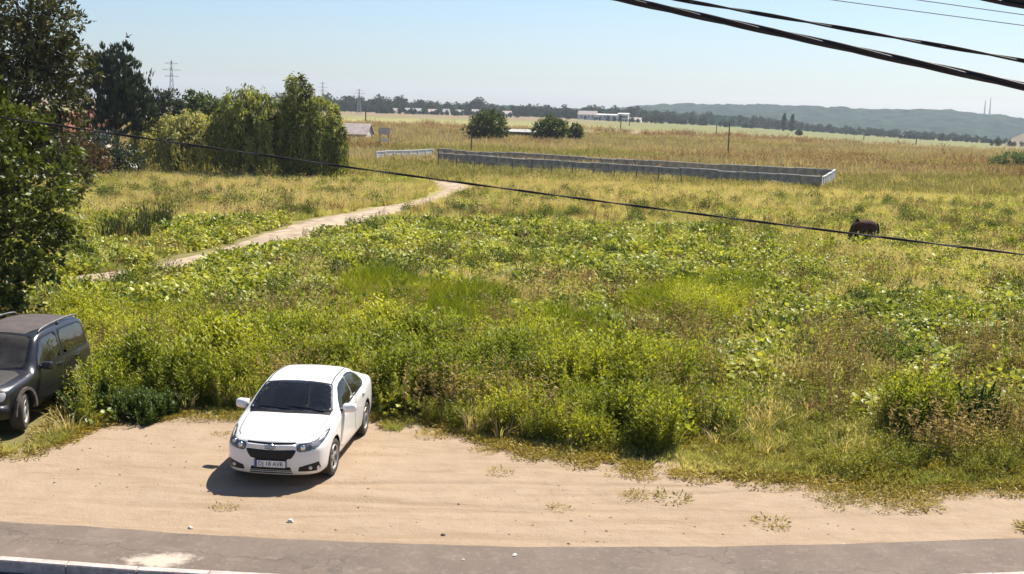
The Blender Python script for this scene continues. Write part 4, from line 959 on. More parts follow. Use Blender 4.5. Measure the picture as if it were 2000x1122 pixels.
# rounder bushy plants standing out of the mass
E_CLEAR = [(235, 546, 85, 20)]
for nm, cc, sd_, lab, n_, mk in (('bushy_weeds', C_BUSHY, 12, 'rounded bushy green weeds dotted through the tall weeds', 3000, E_TALL), ('bushy_broad_weeds', C_BUSHB, 13, 'rounded clumps of broad-leaved weeds dotted through the meadow', 5600, E_BROAD)):
    x, y, r = candidates(n_, 22, 64, 1.25, sd_); px, py, w = plan(x, y, .4)
    m = np.maximum(ell(mk, px, py, w), .10); k = (r.random(len(x)) < m * .8) & (y > y_m(x) + .45) & free(x, y, .5) & (ell(E_LOW, px, py, w) < .4) & (ell(E_CLEAR, px, py) < .3); x, y = x[k], y[k]
    scatter(nm, cc, x, y, (.5 + .8 * fbm(x, y, 2.0, 57)) * r.uniform(.65, 1.3, len(x)), r.random(len(x)) * 1.1 - .1, lab)
# grass everywhere
x, y, r = candidates(90000, 21, 125, 1.5, 3); px, py, w = plan(x, y, .25)
clear = smooth(-.35, .5, y - y_m(x) - .1 + (fbm(x, y, 1.1, 33) - .5) * 2.2); k = (r.random(len(x)) < clear * .95) & free(x, y)
x, y = x[k], y[k]; d = smooth(40, 120, y)
scatter('meadow_grass', C_GRASS, x, y, (.6 + .5 * fbm(x, y, 2.5, 52)) * r.uniform(.6, 1.2, len(x)) * (1 + .7 * d) * (.6 + .4 * smooth(.2, 3, y - y_m(x))), fbm(x, y, 3.5, 62, 4) * 2.8 - 1.1 + .22 * smooth(30, 60, y) - .45 * (1 - smooth(.5, 5, y - y_m(x))) + r.normal(size=len(x)) * .22, 'short yellowish green grass of the meadow', 'grass')
x, y, r = candidates(52000, 22, 125, 1.3, 4); px, py, w = plan(x, y, .3)
m = np.maximum(np.maximum(ell(E_DRY, px, py, w), .08 + .20 * smooth(45, 90, y)), 0); k = (r.random(len(x)) < m) & (y > y_m(x) + .3) & free(x, y) & (r.random(len(x)) < .25 + 1.1 * fbm(x, y, 6, 77))
x, y = x[k], y[k]
scatter('dry_grass', C_DRY, x, y, (.6 + .5 * fbm(x, y, 2.5, 53)) * r.uniform(.6, 1.2, len(x)) * (1 + .3 * smooth(40, 120, y)), fbm(x, y, 4, 63) + r.normal(size=len(x)) * .2, 'straw coloured dry grass standing in the meadow', 'grass')
x, y, r = candidates(11000, 24, 125, 1.0, 5); k = (fbm(x, y, 3, 71) > .49) & (y > y_m(x) + .8) & free(x, y); x, y = x[k], y[k]
scatter('withered_stalks', C_BROWN, x, y, r.uniform(.45, .95, len(x)), r.random(len(x)), 'brown withered stalks dotted over the meadow')
x, y, r = candidates(3000, 21.8, 34, 1.0, 19); k = (fbm(x, y, 1.6, 75) > .54) & (y > y_m(x) + .5) & free(x, y); x, y = x[k], y[k]
scatter('seeding_stalks', C_SEED, x, y, r.uniform(.7, 1.2, len(x)), r.random(len(x)), 'tall thin brownish seed stalks among the green weeds')
x, y, r = candidates(16000, 20.5, 33, 1.0, 22); px, py, w = plan(x, y, .2); k = (r.random(len(x)) < ell(E_MOT, px, py, w) * .8) & (y > y_m(x) + .3) & free(x, y); x, y = x[k], y[k]
scatter('mottled_weeds', C_BUSHO, x, y, r.uniform(.25, .62, len(x)) * (.7 + .6 * fbm(x, y, 1.3, 91)), fbm(x, y, 1.4, 92) * 1.8 - .4, 'low mottled olive weeds between the dry patch and the sand on the right')
# small dark weeds speckled over the whole meadow
x, y, r = candidates(6000, 30, 125, 1.0, 15); k = (r.random(len(x)) < .15 + 1.2 * smooth(.45, .62, fbm(x, y, 5, 73))) & (y > y_m(x) + 1) & free(x, y); x, y = x[k], y[k]
scatter('dotted_weeds', C_BUSHY, x, y, r.uniform(.25, .8, len(x)) * (1 + .3 * smooth(50, 110, y)), r.random(len(x)) ** 2 * .9 - .1, 'small dark green weeds speckled over the yellow meadow')
x, y, r = candidates(5200, 45, 125, 1.0, 18); k = (r.random(len(x)) < smooth(.45, .6, fbm(x, y, 7, 74))) & free(x, y); x, y = x[k], y[k]
scatter('pale_meadow_weeds', C_BUSHB, x, y, r.uniform(.4, .95, len(x)), r.random(len(x)) * .6 + .45, 'pale green low weeds patched over the yellow meadow')
x, y, r = candidates(420, 30, 95, 1.1, 23); k = (y > y_m(x) + 3) & free(x, y, .6); x, y = x[k], y[k]; x = np.concatenate([x + r.normal(size=len(x)) * .5 for _ in range(4)]); y = np.concatenate([y + r.normal(size=len(y)) * .3 for _ in range(4)]); k = free(x, y, .4); x, y = x[k], y[k]
scatter('dark_weed_clumps', C_BUSHD, x, y, r.uniform(.5, 1.15, len(x)), r.random(len(x)), 'dark green weed clumps standing out of the meadow')
# low creeping plants along the sand
x, y, r = candidates(60000, 18, 27, 1.0, 6); px, py, w = plan(x, y, .05); dd = y - y_m(x) + (fbm(x, y, 1.1, 34, 3) - .5) * 2.0 - .25
edge = smooth(-1.1, .2, dd) * (1 - smooth(1.2, 2.6, dd)); m = np.maximum(edge * .5 * smooth(.38, .6, fbm(x, y, .35, 37, 2)), ell(E_LOW, px, py, w) * smooth(-.6, .3, dd) * (.25 + .75 * smooth(.35, .6, fbm(x, y, .5, 38, 2)))); m = np.maximum(m, .004 * (fbm(x, y, .7, 35) > .66))
m = np.maximum(m, .85 * np.exp(-((y - y_s(x) - .22) / .16) ** 2) * (fbm(x, y, .8, 36) > .70))
k = (r.random(len(x)) < m) & (y > y_s(x) + .05) & free(x, y, .1); x, y = x[k], y[k]
scatter('creeping_plants', C_MAT, x, y, r.uniform(.45, 1.15, len(x)) * (1 + .8 * smooth(.4, 1.4, y - y_m(x))), fbm(x, y, 1.5, 64) * 1.2 - .1, 'low olive creeping plants along the edge of the sand', 'ground cover', .05)
x, y, r = candidates(26000, 20, 25.5, 1.0, 16); px, py, w = plan(x, y, .2); k = (r.random(len(x)) < ell(E_LOW, px, py, w) * .30) & (y > y_m(x) + .2) & free(x, y); x, y = x[k], y[k]
scatter('olive_grass', C_GRASS, x, y, r.uniform(.35, .75, len(x)), fbm(x, y, 1.2, 65) * .9 - .25, 'olive brown grass beside the sandy ground', 'grass')
# beyond the fence
ENC = [top_pt0(857, 300), top_pt0(1604, 345), top_pt0(1631, 332), top_pt0(856, 291.5)]
x, y, r = candidates(22000, 105, 340, 1.5, 7, .5); k = free(x, y) & ~inpoly(ENC, x, y); x, y = x[k], y[k]
scatter('far_grass', C_FARG, x, y, r.uniform(.6, 1.3, len(x)) * (.9 + y / 400), fbm(x, y, 22, 66, 4) * 2.4 - .7 + r.normal(size=len(x)) * .15, 'yellow green grass of the plain behind the concrete fence', 'grass')
x, y, r = candidates(20000, 130, 380, 1.3, 8, .5); k = fbm(x, y, 35, 67) > .45; x, y = x[k], y[k]
scatter('far_dry_grass', C_FARD, x, y, r.uniform(.6, 1.4, len(x)) * (.9 + y / 400), fbm(x, y, 20, 68), 'dry straw grass of the plain behind the concrete fence', 'grass')
x, y, r = candidates(5000, 135, 430, 1.2, 9, .5); k = (fbm(x, y, 30, 69) > .5); x, y = x[k], y[k]
scatter('far_brown_weeds', C_FARB, x, y, r.uniform(.6, 1.3, len(x)) * (.9 + y / 500), r.random(len(x)), 'reddish brown weeds on the far plain')
# clods and grit on the bare sand
def clod(rng):
    b = MB(); n = 6; V = [(0, 0, .6)]; F = []
    for j, (z_, k_) in enumerate(((.25, .8), (-.2, 1.0))):
        for t in range(n): V.append((math.cos(t * 1.047) * k_ * rng.uniform(.7, 1.2), math.sin(t * 1.047) * k_ * rng.uniform(.7, 1.2), z_))
    for t in range(n): F += [(0, 1 + t, 1 + (t + 1) % n), (1 + t, 7 + t, 7 + (t + 1) % n, 1 + (t + 1) % n)]
    b.add(V, F); return b
C_CLOD = protos('clod', clod, surf('earth_clod', (0.36, 0.27, 0.18), .95, .4, 1.2, spec=.1), 4)
x, y, r = candidates(3000, 16.5, 25, 1.0, 21, .5); k = (y > y_s(x) + .05) & (y < y_m(x) + .4) & (r.random(len(x)) < .15 + 1.6 * smooth(.5, .7, fbm(x, y, 1.3, 90))); x, y = x[k], y[k]
scatter('sand_grit', C_CLOD, x, y, .006 + .03 * r.random(len(x)) ** 4, r.random(len(x)), 'small clods and grit on the bare sand', 'grit', .3)
# ------------------------------------------------------------------ trees
M_BARK = surf('bark', (0.10, 0.075, 0.055), 0.95, 0.4, 5, bump=0.5)
def limb(mb, a_, b_, r0, r1, rng, sag=0.1, n=5):
    a_ = Vector(a_); b_ = Vector(b_); L_ = (b_ - a_).length; pts = []
    off = Vector(rng.normal(size=3)) * L_ * .06
    for k in range(n + 1):
        t = k / n; p = a_.lerp(b_, t) + off * math.sin(math.pi * t) + Vector((0, 0, sag * L_ * math.sin(math.pi * t))); pts.append(p)
    mb.tube(pts, [r0 + (r1 - r0) * k / n for k in range(n + 1)], 7); return pts
def lobes_leaves(lb, lobes, nclump, per, lsize, rng, up=.5, clump=.22, axis_mode='out', aspect=.5, inner=.45):
    """leaf clumps spread through the volume of each lobe (cx, cy, cz, rx, ry, rz)"""
    tw = []
    vol = np.array([l[3] * l[4] * l[5] for l in lobes]) ** .67; vol /= vol.sum()
    for l, v in zip(lobes, vol):
        c = np.array(l[:3]); rr = np.array(l[3:6]); m = max(3, int(nclump * v)); d = rnd_dir(m, rng); rad = (inner + (1 - inner) * rng.random(m) ** .5) * (1 + rng.normal(size=m) * .08)
        cc = c + d * rr * rad[:, None]; cs = clump * rng.uniform(.55, 1.35, m) * np.mean(rr); tw.append(cc)
        p = np.repeat(cc, per, 0) + rng.normal(size=(m * per, 3)) * np.repeat(cs, per)[:, None] * [.55, .55, .45]
        out = unit(p - c + [0, 0, .3 * rr[2]])
        if axis_mode == 'out': ax = out + rng.normal(size=p.shape) * .7
        elif axis_mode == 'up': ax = out * .55 + np.array([0, 0, 1.1]) + rng.normal(size=p.shape) * .35
        else: ax = out * .4 + np.array([0, 0, -1.1]) + rng.normal(size=p.shape) * .3
        nor = np.array([0, 0, up]) + out * .5 + rng.normal(size=p.shape) * .55
        s_ = lsize * rng.uniform(.6, 1.4, len(p)); sh = np.clip(np.repeat(rng.random(m), per) * .55 + rng.random(len(p)) * .45, 0, 1)
        lb.leaf(p, ax, nor, s_, s_ * aspect, rng, sh=sh)
    return np.concatenate(tw)
def tree(name, base, label, lobes, leafm, nclump, per, lsize, seed, trunk_r=.2, cat='tree', group=None, twigs=40, fork=.35, bark=None, **kw):
    rng = np.random.default_rng(seed); root = empty(name, base); tag(root, label, cat, group)
    top = max(l[2] + l[5] * .5 for l in lobes); mb = MB(); fz = top * fork; pts = limb(mb, (0, 0, -.3), (rng.normal() * .1, rng.normal() * .1, fz), trunk_r, trunk_r * .7, rng, 0)
    lb = LB(); tw = lobes_leaves(lb, lobes, nclump, per, lsize, rng, **kw)
    for l in lobes:
        c = Vector(l[:3]); s_ = pts[-1] if c.z > fz else pts[3]
        lp = limb(mb, s_, c, trunk_r * .5, trunk_r * .16, rng, .05)
        near = [t for t in tw if (Vector(t) - c).length < max(l[3:6]) * 1.2]
        rng.shuffle(near)
        for t in near[:max(3, twigs // len(lobes))]:
            q_ = lp[rng.integers(2, len(lp))]; mb.tube([q_, (Vector(q_) + Vector(t)) / 2 + Vector((0, 0, .1)), Vector(t)], [trunk_r * .12, trunk_r * .08, trunk_r * .03], 4, False)
    mb.build('trunk', bark or M_BARK, root, True)
    link('crown', lb.mesh('crown'), leafm, root); return root
def willow(name, base, label, R_, H, leafm, seed, nstrand=420, lobes=None, droop=(.5, 1.0), trunk_r=.35, spray=(.34, .10)):
    rng = np.random.default_rng(seed); root = empty(name, base); tag(root, label, 'tree'); mb = MB(); lb = LB()
    top = limb(mb, (0, 0, -.3), (.1, 0, H * .4), trunk_r, trunk_r * .7, rng, 0)[-1]
    lobes = lobes or [(0, 0, H * .62, R_ * .8, R_ * .8, H * .34)]
    for l in lobes:
        for k in range(7):
            d = rnd_dir(1, rng)[0]; d[2] = abs(d[2]); limb(mb, top, np.array(l[:3]) + d * np.array(l[3:6]) * .8, trunk_r * .4, .04, rng, .12)
    V0 = []; A0 = []; S0 = []; N0 = []
    vol = np.array([l[3] * l[4] for l in lobes]); vol = vol / vol.sum()
    for l, v in zip(lobes, vol):
        bun = rnd_dir(max(8, int(nstrand * v / 13)), rng); bl = rng.uniform(.75, 1.15, len(bun)); br = rng.uniform(.78, 1.06, len(bun))
        for k in range(int(nstrand * v)):
            bi = rng.integers(len(bun)); d = unit(bun[bi] + rng.normal(size=3) * .085); d[2] = abs(d[2]) * 1.1 - .15; p = np.array(l[:3]) + d * np.array(l[3:6]) * br[bi] * rng.uniform(.92, 1.03); out = unit(np.array([d[0], d[1], 0.001])); ln = p[2] * rng.uniform(*droop) * bl[bi]; m = max(4, int(ln / .17))
            sh = (bi * .618) % 1; sway = rng.normal(size=2) * .05
            for j in range(m):
                t = j / m; q_ = p + out * (.35 * math.sin(min(1, t * 3) * 1.57)) + np.array([sway[0] * j * .3, sway[1] * j * .3, -ln * t + .35 * math.sin(min(1, t * 2.5) * 3.14)])
                if q_[2] < .25: break
                V0.append(q_ + rng.normal(size=3) * .09); A0.append(np.array([out[0] * (.5 - t) + rng.normal() * .4, out[1] * (.5 - t) + rng.normal() * .4, -1 + .9 * (t < .15)])); S0.append(np.clip(sh * .6 + rng.random() * .4, 0, 1)); N0.append(out * .7 + np.array([0, 0, .4]) + rng.normal(size=3) * .5)
    n = len(V0); lb.leaf(np.array(V0), np.array(A0), np.array(N0), spray[0] * rng.uniform(.6, 1.4, n), spray[1] * rng.uniform(.7, 1.4, n), rng, sh=np.array(S0))
    lobes_leaves(lb, [(l[0], l[1], l[2], l[3] * .92, l[4] * .92, l[5] * .95) for l in lobes], int(nstrand * .6), 9, .34, rng, clump=.10, axis_mode='down', aspect=.34, inner=.75)
    mb.build('trunk', M_BARK, root, True); link('crown', lb.mesh('crown'), leafm, root); return root
LF_NEAR = leafmat('near_tree_leaf', (0.030, 0.048, 0.010), (0.135, 0.155, 0.032), trans=.3, gloss=.02, var=.9)
LF_BROWNISH = leafmat('brownish_tree_leaf', (0.045, 0.055, 0.02), (0.11, 0.105, 0.045), trans=.25, gloss=.02)
LF_DARK = leafmat('dark_tree_leaf', (0.022, 0.036, 0.020), (0.062, 0.082, 0.045), trans=.2, gloss=.04)
LF_WILLOW = leafmat('willow_leaf', (0.065, 0.09, 0.02), (0.36, 0.37, 0.10), trans=.45, gloss=.02, var=.9)
LF_WILLOW2 = leafmat('pale_willow_leaf', (0.14, 0.16, 0.05), (0.52, 0.48, 0.20), trans=.45, gloss=.02, var=.9)
LF_BUSH = leafmat('field_tree_leaf', (0.040, 0.072, 0.013), (0.12, 0.15, 0.028), trans=.25, gloss=.02)
LF_SHRUB = leafmat('shrub_leaf', (0.07, 0.115, 0.03), (0.19, 0.23, 0.08), trans=.3, gloss=.02)
def at(px, py): g = G(px, py); return g
# leafy tree close to the left edge, above the off-roader
g = Vector((-14.3, 29.0, 0)); g.z = float(T(g.x, g.y))
tree('leafy_tree', g, 'leafy green tree at the left edge rising over the black off-road car', [(.4, 0, 4.2, 2.4, 2.0, 1.9), (2.5, -.3, 4.3, 1.45, 1.4, 1.3), (2.3, -.2, 3.0, 1.4, 1.3, 1.2), (1.3, -.4, 2.0, 1.7, 1.4, 1.2), (.7, -.5, 1.0, 1.6, 1.2, .9), (-1.0, 0, 3.0, 2.0, 1.8, 2.0), (1.7, .2, 5.5, 1.3, 1.3, 1.0), (0, 0, 6.2, 1.6, 1.5, 1.1), (-.8, -.3, 1.2, 1.6, 1.3, 1.1)], LF_NEAR, 900, 30, .15, 31, .17, twigs=110, clump=.15, aspect=.62)
g = G(60, 420); g = Vector((-24.0, 56.0, 0)); g.z = float(T(g.x, g.y))
tree('tall_tree', g, 'tall brownish green tree behind the leafy tree, cut by the top left corner', [(0, 0, 8.4, 2.9, 2.6, 2.4), (1.8, -.5, 6.4, 2.3, 2.2, 2.2), (-2.2, 0, 6.6, 2.8, 2.4, 2.6), (1.0, 0, 10.6, 2.0, 2.0, 2.0), (2.5, .2, 9.5, 1.6, 1.5, 1.5), (-1.5, 0, 10.2, 2.0, 2.0, 1.8), (2.9, -.3, 4.4, 1.5, 1.5, 1.5), (.2, -.6, 4.4, 2.2, 1.8, 1.8), (3.2, 0, 7.6, 1.4, 1.3, 1.3), (3.0, -.2, 2.6, 1.3, 1.3, 1.2)], LF_BROWNISH, 1900, 15, .23, 32, .3, twigs=130, clump=.14, aspect=.5)
g = G(135, 352); tree('undergrowth_shrub', g, 'dark rusty shrub in front of the hidden white house', [(0, 0, 1.9, 2.2, 1.6, 1.7), (1.6, 0, 1.6, 1.6, 1.4, 1.4), (-1.8, 0, 2.0, 1.8, 1.5, 1.7)], leafmat('rusty_leaf', (0.05, 0.045, 0.02), (0.17, 0.10, 0.05), trans=.2, gloss=.01), 260, 14, .26, 71, .1, cat='shrub', fork=.15)
g = G(205, 346); tree('undergrowth_shrub', g, 'dark green shrub below the dark upright tree', [(0, 0, 1.9, 2.0, 1.5, 1.8), (1.7, 0, 1.4, 1.5, 1.3, 1.3), (-1.2, 0, 2.2, 1.4, 1.3, 1.6)], LF_DARK, 260, 14, .26, 72, .1, cat='shrub', fork=.15)
g = at(228, 340)
tree('dark_poplar', g, 'dark blue green tree with upright twigs between the tall tree and the willows', [(0, 0, 7.6, 2.2, 2.0, 2.6), (-1.3, 0, 9.0, 1.4, 1.4, 1.7), (1.4, 0, 6.6, 1.9, 1.7, 2.0), (-1.4, 0, 6.2, 2.2, 1.8, 2.4), (2.4, 0, 5.4, 1.1, 1.1, 2.2), (0, -.4, 4.6, 2.6, 1.8, 1.6), (.6, 0, 9.6, 1.0, 1.0, 1.4)], LF_DARK, 760, 15, .46, 33, .22, twigs=160, clump=.10, axis_mode='up', aspect=.26, inner=.3)
g = P(316, 300, 132); g.z = 0
tree('round_dark_tree', g, 'small dark round tree seen above the pale willow, left of it', [(0, 0, 5.2, 2.2, 2, 2.0), (1.0, 0, 6.0, 1.5, 1.4, 1.4), (-1.0, 0, 4.2, 1.6, 1.5, 1.6)], LF_DARK, 200, 16, .34, 34, .2)
g = P(392, 300, 138); g.z = 0
tree('round_green_tree', g, 'green round treetop peeping over the willows below the mast', [(0, 0, 5.4, 2.2, 2.0, 1.8), (-.8, 0, 6.2, 1.3, 1.3, 1.1), (1.2, 0, 5.0, 1.4, 1.4, 1.3)], LF_BUSH, 200, 16, .34, 35, .2)
willow('pale_willow', at(345, 343), 'low pale yellow green willow left of the big dark willows', 4.0, 5.6, LF_WILLOW2, 36, 640, [(-1.2, 0, 3.1, 2.5, 2.4, 2.0), (1.6, -.3, 3.3, 2.6, 2.4, 2.2), (0.2, .4, 3.9, 1.8, 1.8, 1.7), (3.0, 0, 2.8, 1.5, 1.5, 1.8)])
willow('round_willow', at(486, 350), 'broad round-topped willow in the middle of the row', 3.4, 8.4, LF_WILLOW, 37, 760, [(-.3, 0, 4.9, 2.3, 2.3, 2.9), (1.3, .2, 5.0, 1.8, 1.8, 2.4), (-1.7, -.4, 3.8, 1.6, 1.7, 2.2), (.4, -.8, 3.4, 1.8, 1.4, 2.0)], (.55, 1.0))
willow('weeping_willow', at(600, 352), 'tallest weeping willow with long hanging twigs beside the field track', 3.2, 9.0, LF_WILLOW, 38, 900, [(-.9, 0, 6.5, 1.3, 1.3, 2.5), (.5, 0, 5.0, 2.1, 2.1, 2.4), (1.8, -.2, 3.6, 1.5, 1.5, 2.1), (-1.4, -.3, 4.2, 1.5, 1.5, 2.1), (.5, -.9, 3.4, 1.9, 1.4, 2.0)], (.6, 1.05))
# trees in the plain
for (px, py, w, h, lab, sd) in ((950, 281, 7.6, 6.2, 'rounded dark green tree alone left of the low barn', 41), (1074, 281, 6.8, 5.4, 'rounded dark green tree touching the right end of the low barn', 42), (1122, 281, 3.0, 4.0, 'small narrow dark tree right of the barn', 43)):
    g = at(px, py); k = w / 2
    tree('field_tree', g, lab, [(0, 0, h * .58, k * .8, k * .8, h * .36), (-k * .45, 0, h * .48, k * .6, k * .6, h * .3), (k * .48, 0, h * .50, k * .58, k * .58, h * .32), (0, -k * .2, h * .3, k * .8, k * .6, h * .24), (k * .1, 0, h * .8, k * .5, k * .5, h * .2)], LF_BUSH, 330 if w > 5 else 160, 14, .5 if w > 5 else .4, sd, .22, group=None, clump=.2, fork=.2)
g = at(1978, 332); tree('pale_shrub', g, 'pale green shrub at the right edge of the plain', [(0, 0, 1.5, 2.6, 2.2, 1.3), (-2.2, 0, 1.0, 1.6, 1.6, .9), (2.4, 0, 1.6, 2.2, 2.0, 1.3)], LF_SHRUB, 240, 14, .32, 44, .1, cat='shrub', fork=.15)
g = at(1560, 265); tree('lone_bush', g, 'lone small dark bush standing on the green strip of the plain', [(0, 0, 1.3, 1.7, 1.6, 1.2), (.5, 0, 1.0, 1.5, 1.4, .8)], LF_DARK, 80, 14, .6, 45, .12, cat='bush', fork=.2)
for px, sd, lab in ((1531, 46, 'left of the two slim dark poplars before the hill'), (1547, 47, 'right of the two slim dark poplars before the hill')):
    g = P(px, 247, 1000); g.z = float(T_macro(g.x, g.y)) - .3
    sp_ = tree('slim_poplar', g, lab, [(0, 0, 9, 1.9, 1.9, 7), (0, 0, 5, 2.1, 2.1, 4.5), (0, 0, 14, 1.2, 1.2, 3.6)], LF_DARK, 150, 14, 1.2, sd, .3, group='slim poplars before the hill', fork=.15, clump=.2, axis_mode='up', aspect=.4); sp_.scale = (.8, .8, .8)
# bushes and conspicuous weed clumps in the near field
def bush(px, py, name, label, n, r_, h, kind, seed, leafm, size):
    g = at(px, py); rng = np.random.default_rng(seed); lb = LB(); g.z -= .05
    if kind == 'broad':
        for k in range(n):
            a_ = rng.random() * 6.28; rr = r_ * math.sqrt(rng.random()); q_ = broad_weed(rng, 30, .42, h * (1 - .5 * (rr / r_) ** 2), size)
            for V, F, S in zip(q_.V, q_.F, q_.S): lb.V.append(V + [rr * math.cos(a_), rr * math.sin(a_), 0]); lb.F.append(F + lb.n); lb.S.append(S); lb.n += len(V)
    elif kind == 'tall':
        for k in range(n):
            a_ = rng.random() * 6.28; rr = r_ * math.sqrt(rng.random()); hh = h * (1 - .45 * (rr / r_) ** 2); q_ = tall_weed(rng, 6, (hh * .75, hh), .2, 34, size, (.02, .036))
            for V, F, S in zip(q_.V, q_.F, q_.S): lb.V.append(V + [rr * math.cos(a_), rr * math.sin(a_), 0]); lb.F.append(F + lb.n); lb.S.append(S); lb.n += len(V)
    else:
        m = n; a_ = rng.random(m) * 6.28; rr = r_ * np.sqrt(rng.random(m)); p = np.stack([rr * np.cos(a_), rr * np.sin(a_) * .6, np.zeros(m)], 1)
        d = np.stack([np.cos(a_) * .16 * rng.random(m), np.sin(a_) * .16 * rng.random(m), np.ones(m)], 1); L_ = rng.uniform(h * .6, h, m); lb.blade(p, d, L_, .035, .2, rng)
        k = rng.integers(0, m, m); lb.leaf(p[k] + unit(d[k]) * L_[k][:, None] * rng.uniform(.4, .95, (m, 1)), d[k] + rng.normal(size=(m, 3)) * .3, rng.normal(size=(m, 3)), .22, .05, rng)
    o = link(name, lb.mesh(name), leafm); o.location = g; tag(o, label, 'plant'); return o
LB_DK = leafmat('dark_weed_leaf', (0.032, 0.058, 0.012), (0.085, 0.125, 0.028), trans=.35, gloss=.012)
LB_BR = leafmat('burdock_leaf', (0.075, 0.11, 0.016), (0.24, 0.27, 0.055), trans=.3, gloss=.02)
LB_RD = leafmat('reed_leaf', (0.035, 0.05, 0.018), (0.10, 0.11, 0.035), trans=.2, gloss=.02)
bush(243, 474, 'reed_clump', 'wider left clump of dark upright reeds by the track', 260, 1.1, 1.5, 'reed', 51, LB_RD, None)
bush(303, 456, 'reed_clump', 'taller right clump of dark upright reeds by the track', 230, .85, 1.75, 'reed', 52, LB_RD, None)
bush(400, 392, 'reed_clump', 'low dark reeds left of the two in the dry meadow', 120, 1.0, .9, 'reed', 66, LB_RD, None)
bush(548, 391, 'reed_clump', 'low dark reeds below the weeping willow in the dry meadow', 130, 1.2, .8, 'reed', 67, LB_RD, None)
bush(1895, 858, 'leafy_bush', 'dark feathery bush close to the sand at the far right', 30, .55, 1.35, 'tall', 53, LB_DK, (.09, .15))
bush(1530, 662, 'leafy_bush', 'dark green bush among dry stalks right of the field centre', 26, .75, .85, 'tall', 54, LB_DK, (.10, .16))
bush(1785, 730, 'leafy_bush', 'bright green bush within the broad-leaved weeds on the right', 24, .7, .8, 'tall', 55, leafmat('bright_weed_leaf', (0.07, 0.12, 0.012), (0.17, 0.23, 0.03), trans=.4, gloss=.012), (.10, .16))
bush(915, 414, 'burdock_clump', 'broad-leaved clump beside the bend of the track', 16, 1.5, .75, 'broad', 56, LB_BR, (.16, .30))
bush(1000, 474, 'burdock_clump', 'wide dark-based clump of broad leaves below the track bend', 16, 1.6, .8, 'broad', 57, LB_BR, (.15, .28))
bush(1120, 492, 'burdock_clump', 'low bright clump of broad leaves in the middle of the meadow', 14, 1.2, .7, 'broad', 58, LB_BR, (.15, .28))
bush(850, 440, 'burdock_clump', 'clump of broad leaves along the lower side of the track', 12, 1.1, .7, 'broad', 59, LB_BR, (.15, .28))
bush(1190, 508, 'leafy_bush', 'small dark upright bush in the middle of the meadow', 10, .4, .9, 'tall', 60, LB_DK, (.09, .15))
bush(178, 806, 'leafy_bush', 'green leafy bush growing against the flank of the black car', 22, .55, .95, 'tall', 61, LB_DK, (.09, .15))
bush(280, 815, 'leafy_bush', 'green leafy bush between the black car and the white car', 22, .6, .75, 'tall', 62, LB_DK, (.09, .15))
bush(665, 680, 'burdock_clump', 'big pale-leaved clump behind the white car', 16, 1.0, .75, 'broad', 63, LB_BR, (.13, .24))
bush(1858, 472, 'leafy_bush', 'small dark tuft in the meadow right of the horse', 4, .22, .5, 'tall', 65, LB_RD, (.09, .15))
bush(1965, 815, 'burdock_clump', 'broad-leaved clump at the right edge beside the feathery bush', 10, .5, .6, 'broad', 64, LB_BR, (.12, .22))

# woods along the far side of the plain
def far_tree(rng, slim=False):
    lb = LB(); lobes = [(rng.normal() * 1.5, rng.normal() * 1.5, 6 + rng.random() * 5, 3 + rng.random() * 2, 3 + rng.random() * 2, 3 + rng.random() * 2.5) for k in range(6)] + [(0, 0, 3.0, 4, 4, 3)]
    lobes_leaves(lb, lobes, 90, 7, 1.5, rng, clump=.2, aspect=.8, inner=.7); return lb
ML_FAR = leafmat('far_wood_leaf', (0.022, 0.038, 0.012), (0.07, 0.09, 0.028), True, .15, .0)
C_FTREE = protos('far_tree', far_tree, ML_FAR, 5)
YB = ([400, 620, 900, 1240, 1400, 1560, 1700, 1850, 2000, 2200], [217, 222, 227, 240, 248, 256, 267, 277, 289, 300])
YT = ([400, 560, 620, 700, 760, 820, 880, 935, 960, 1040, 1130, 1230, 1300, 1400, 1480, 1560, 1640, 1750, 1850, 1950, 2050, 2200], [185, 186, 186, 188, 190, 194, 200, 195, 203, 206, 206, 209, 217, 222, 228, 238, 246, 252, 258, 268, 274, 286])
r = np.random.default_rng(91); n = 900; px = r.uniform(420, 2150, n); row = r.integers(0, 4, n); XX = []; YY = []; SS = []; TT = []
for k in range(n):
    b_ = np.interp(px[k], *YB) - (.5, 2, 3.5, 5)[row[k]]; t_ = np.interp(px[k], *YT)
    g = G(px[k], b_ + r.random()); d = math.hypot(g.x, g.y); d = min(max(d, 1080), 1300); g2 = P(px[k], 300, d + row[k] * 40); gz = float(T_macro(g2.x, g2.y))
    frac = (.45, .7, .9, 1.0)[row[k]] * r.uniform(.7, 1.08); ztop = P(px[k], b_ - (b_ - t_) * frac, d + row[k] * 40).z; h = max(3.5, ztop - gz)
    XX.append(g2.x); YY.append(g2.y); SS.append(h / 14.5); TT.append(r.random())
XX = np.array(XX); YY = np.array(YY)
scatter('distant_wood', C_FTREE, XX, YY, SS, TT, 'dark belt of trees along the far side of the plain', 'wood', .04, z=T_macro(XX, YY) - .5)
r = np.random.default_rng(92); n = 110; px = np.concatenate([r.uniform(735, 1010, 70), r.uniform(1095, 1290, 25), r.uniform(1930, 2060, 15)]); XX = []; YY = []; SS = []
for k in range(n):
    g2 = P(px[k], 300, r.uniform(960, 1020) if px[k] < 1900 else r.uniform(760, 860)); XX.append(g2.x); YY.append(g2.y); SS.append(r.uniform(2.0, 5.0) / 14.5)
XX = np.array(XX); YY = np.array(YY)
scatter('village_trees', C_FTREE, XX, YY, SS, r.random(n), 'low trees and gardens around the distant houses', 'trees', .04, z=T_macro(XX, YY) - .3)
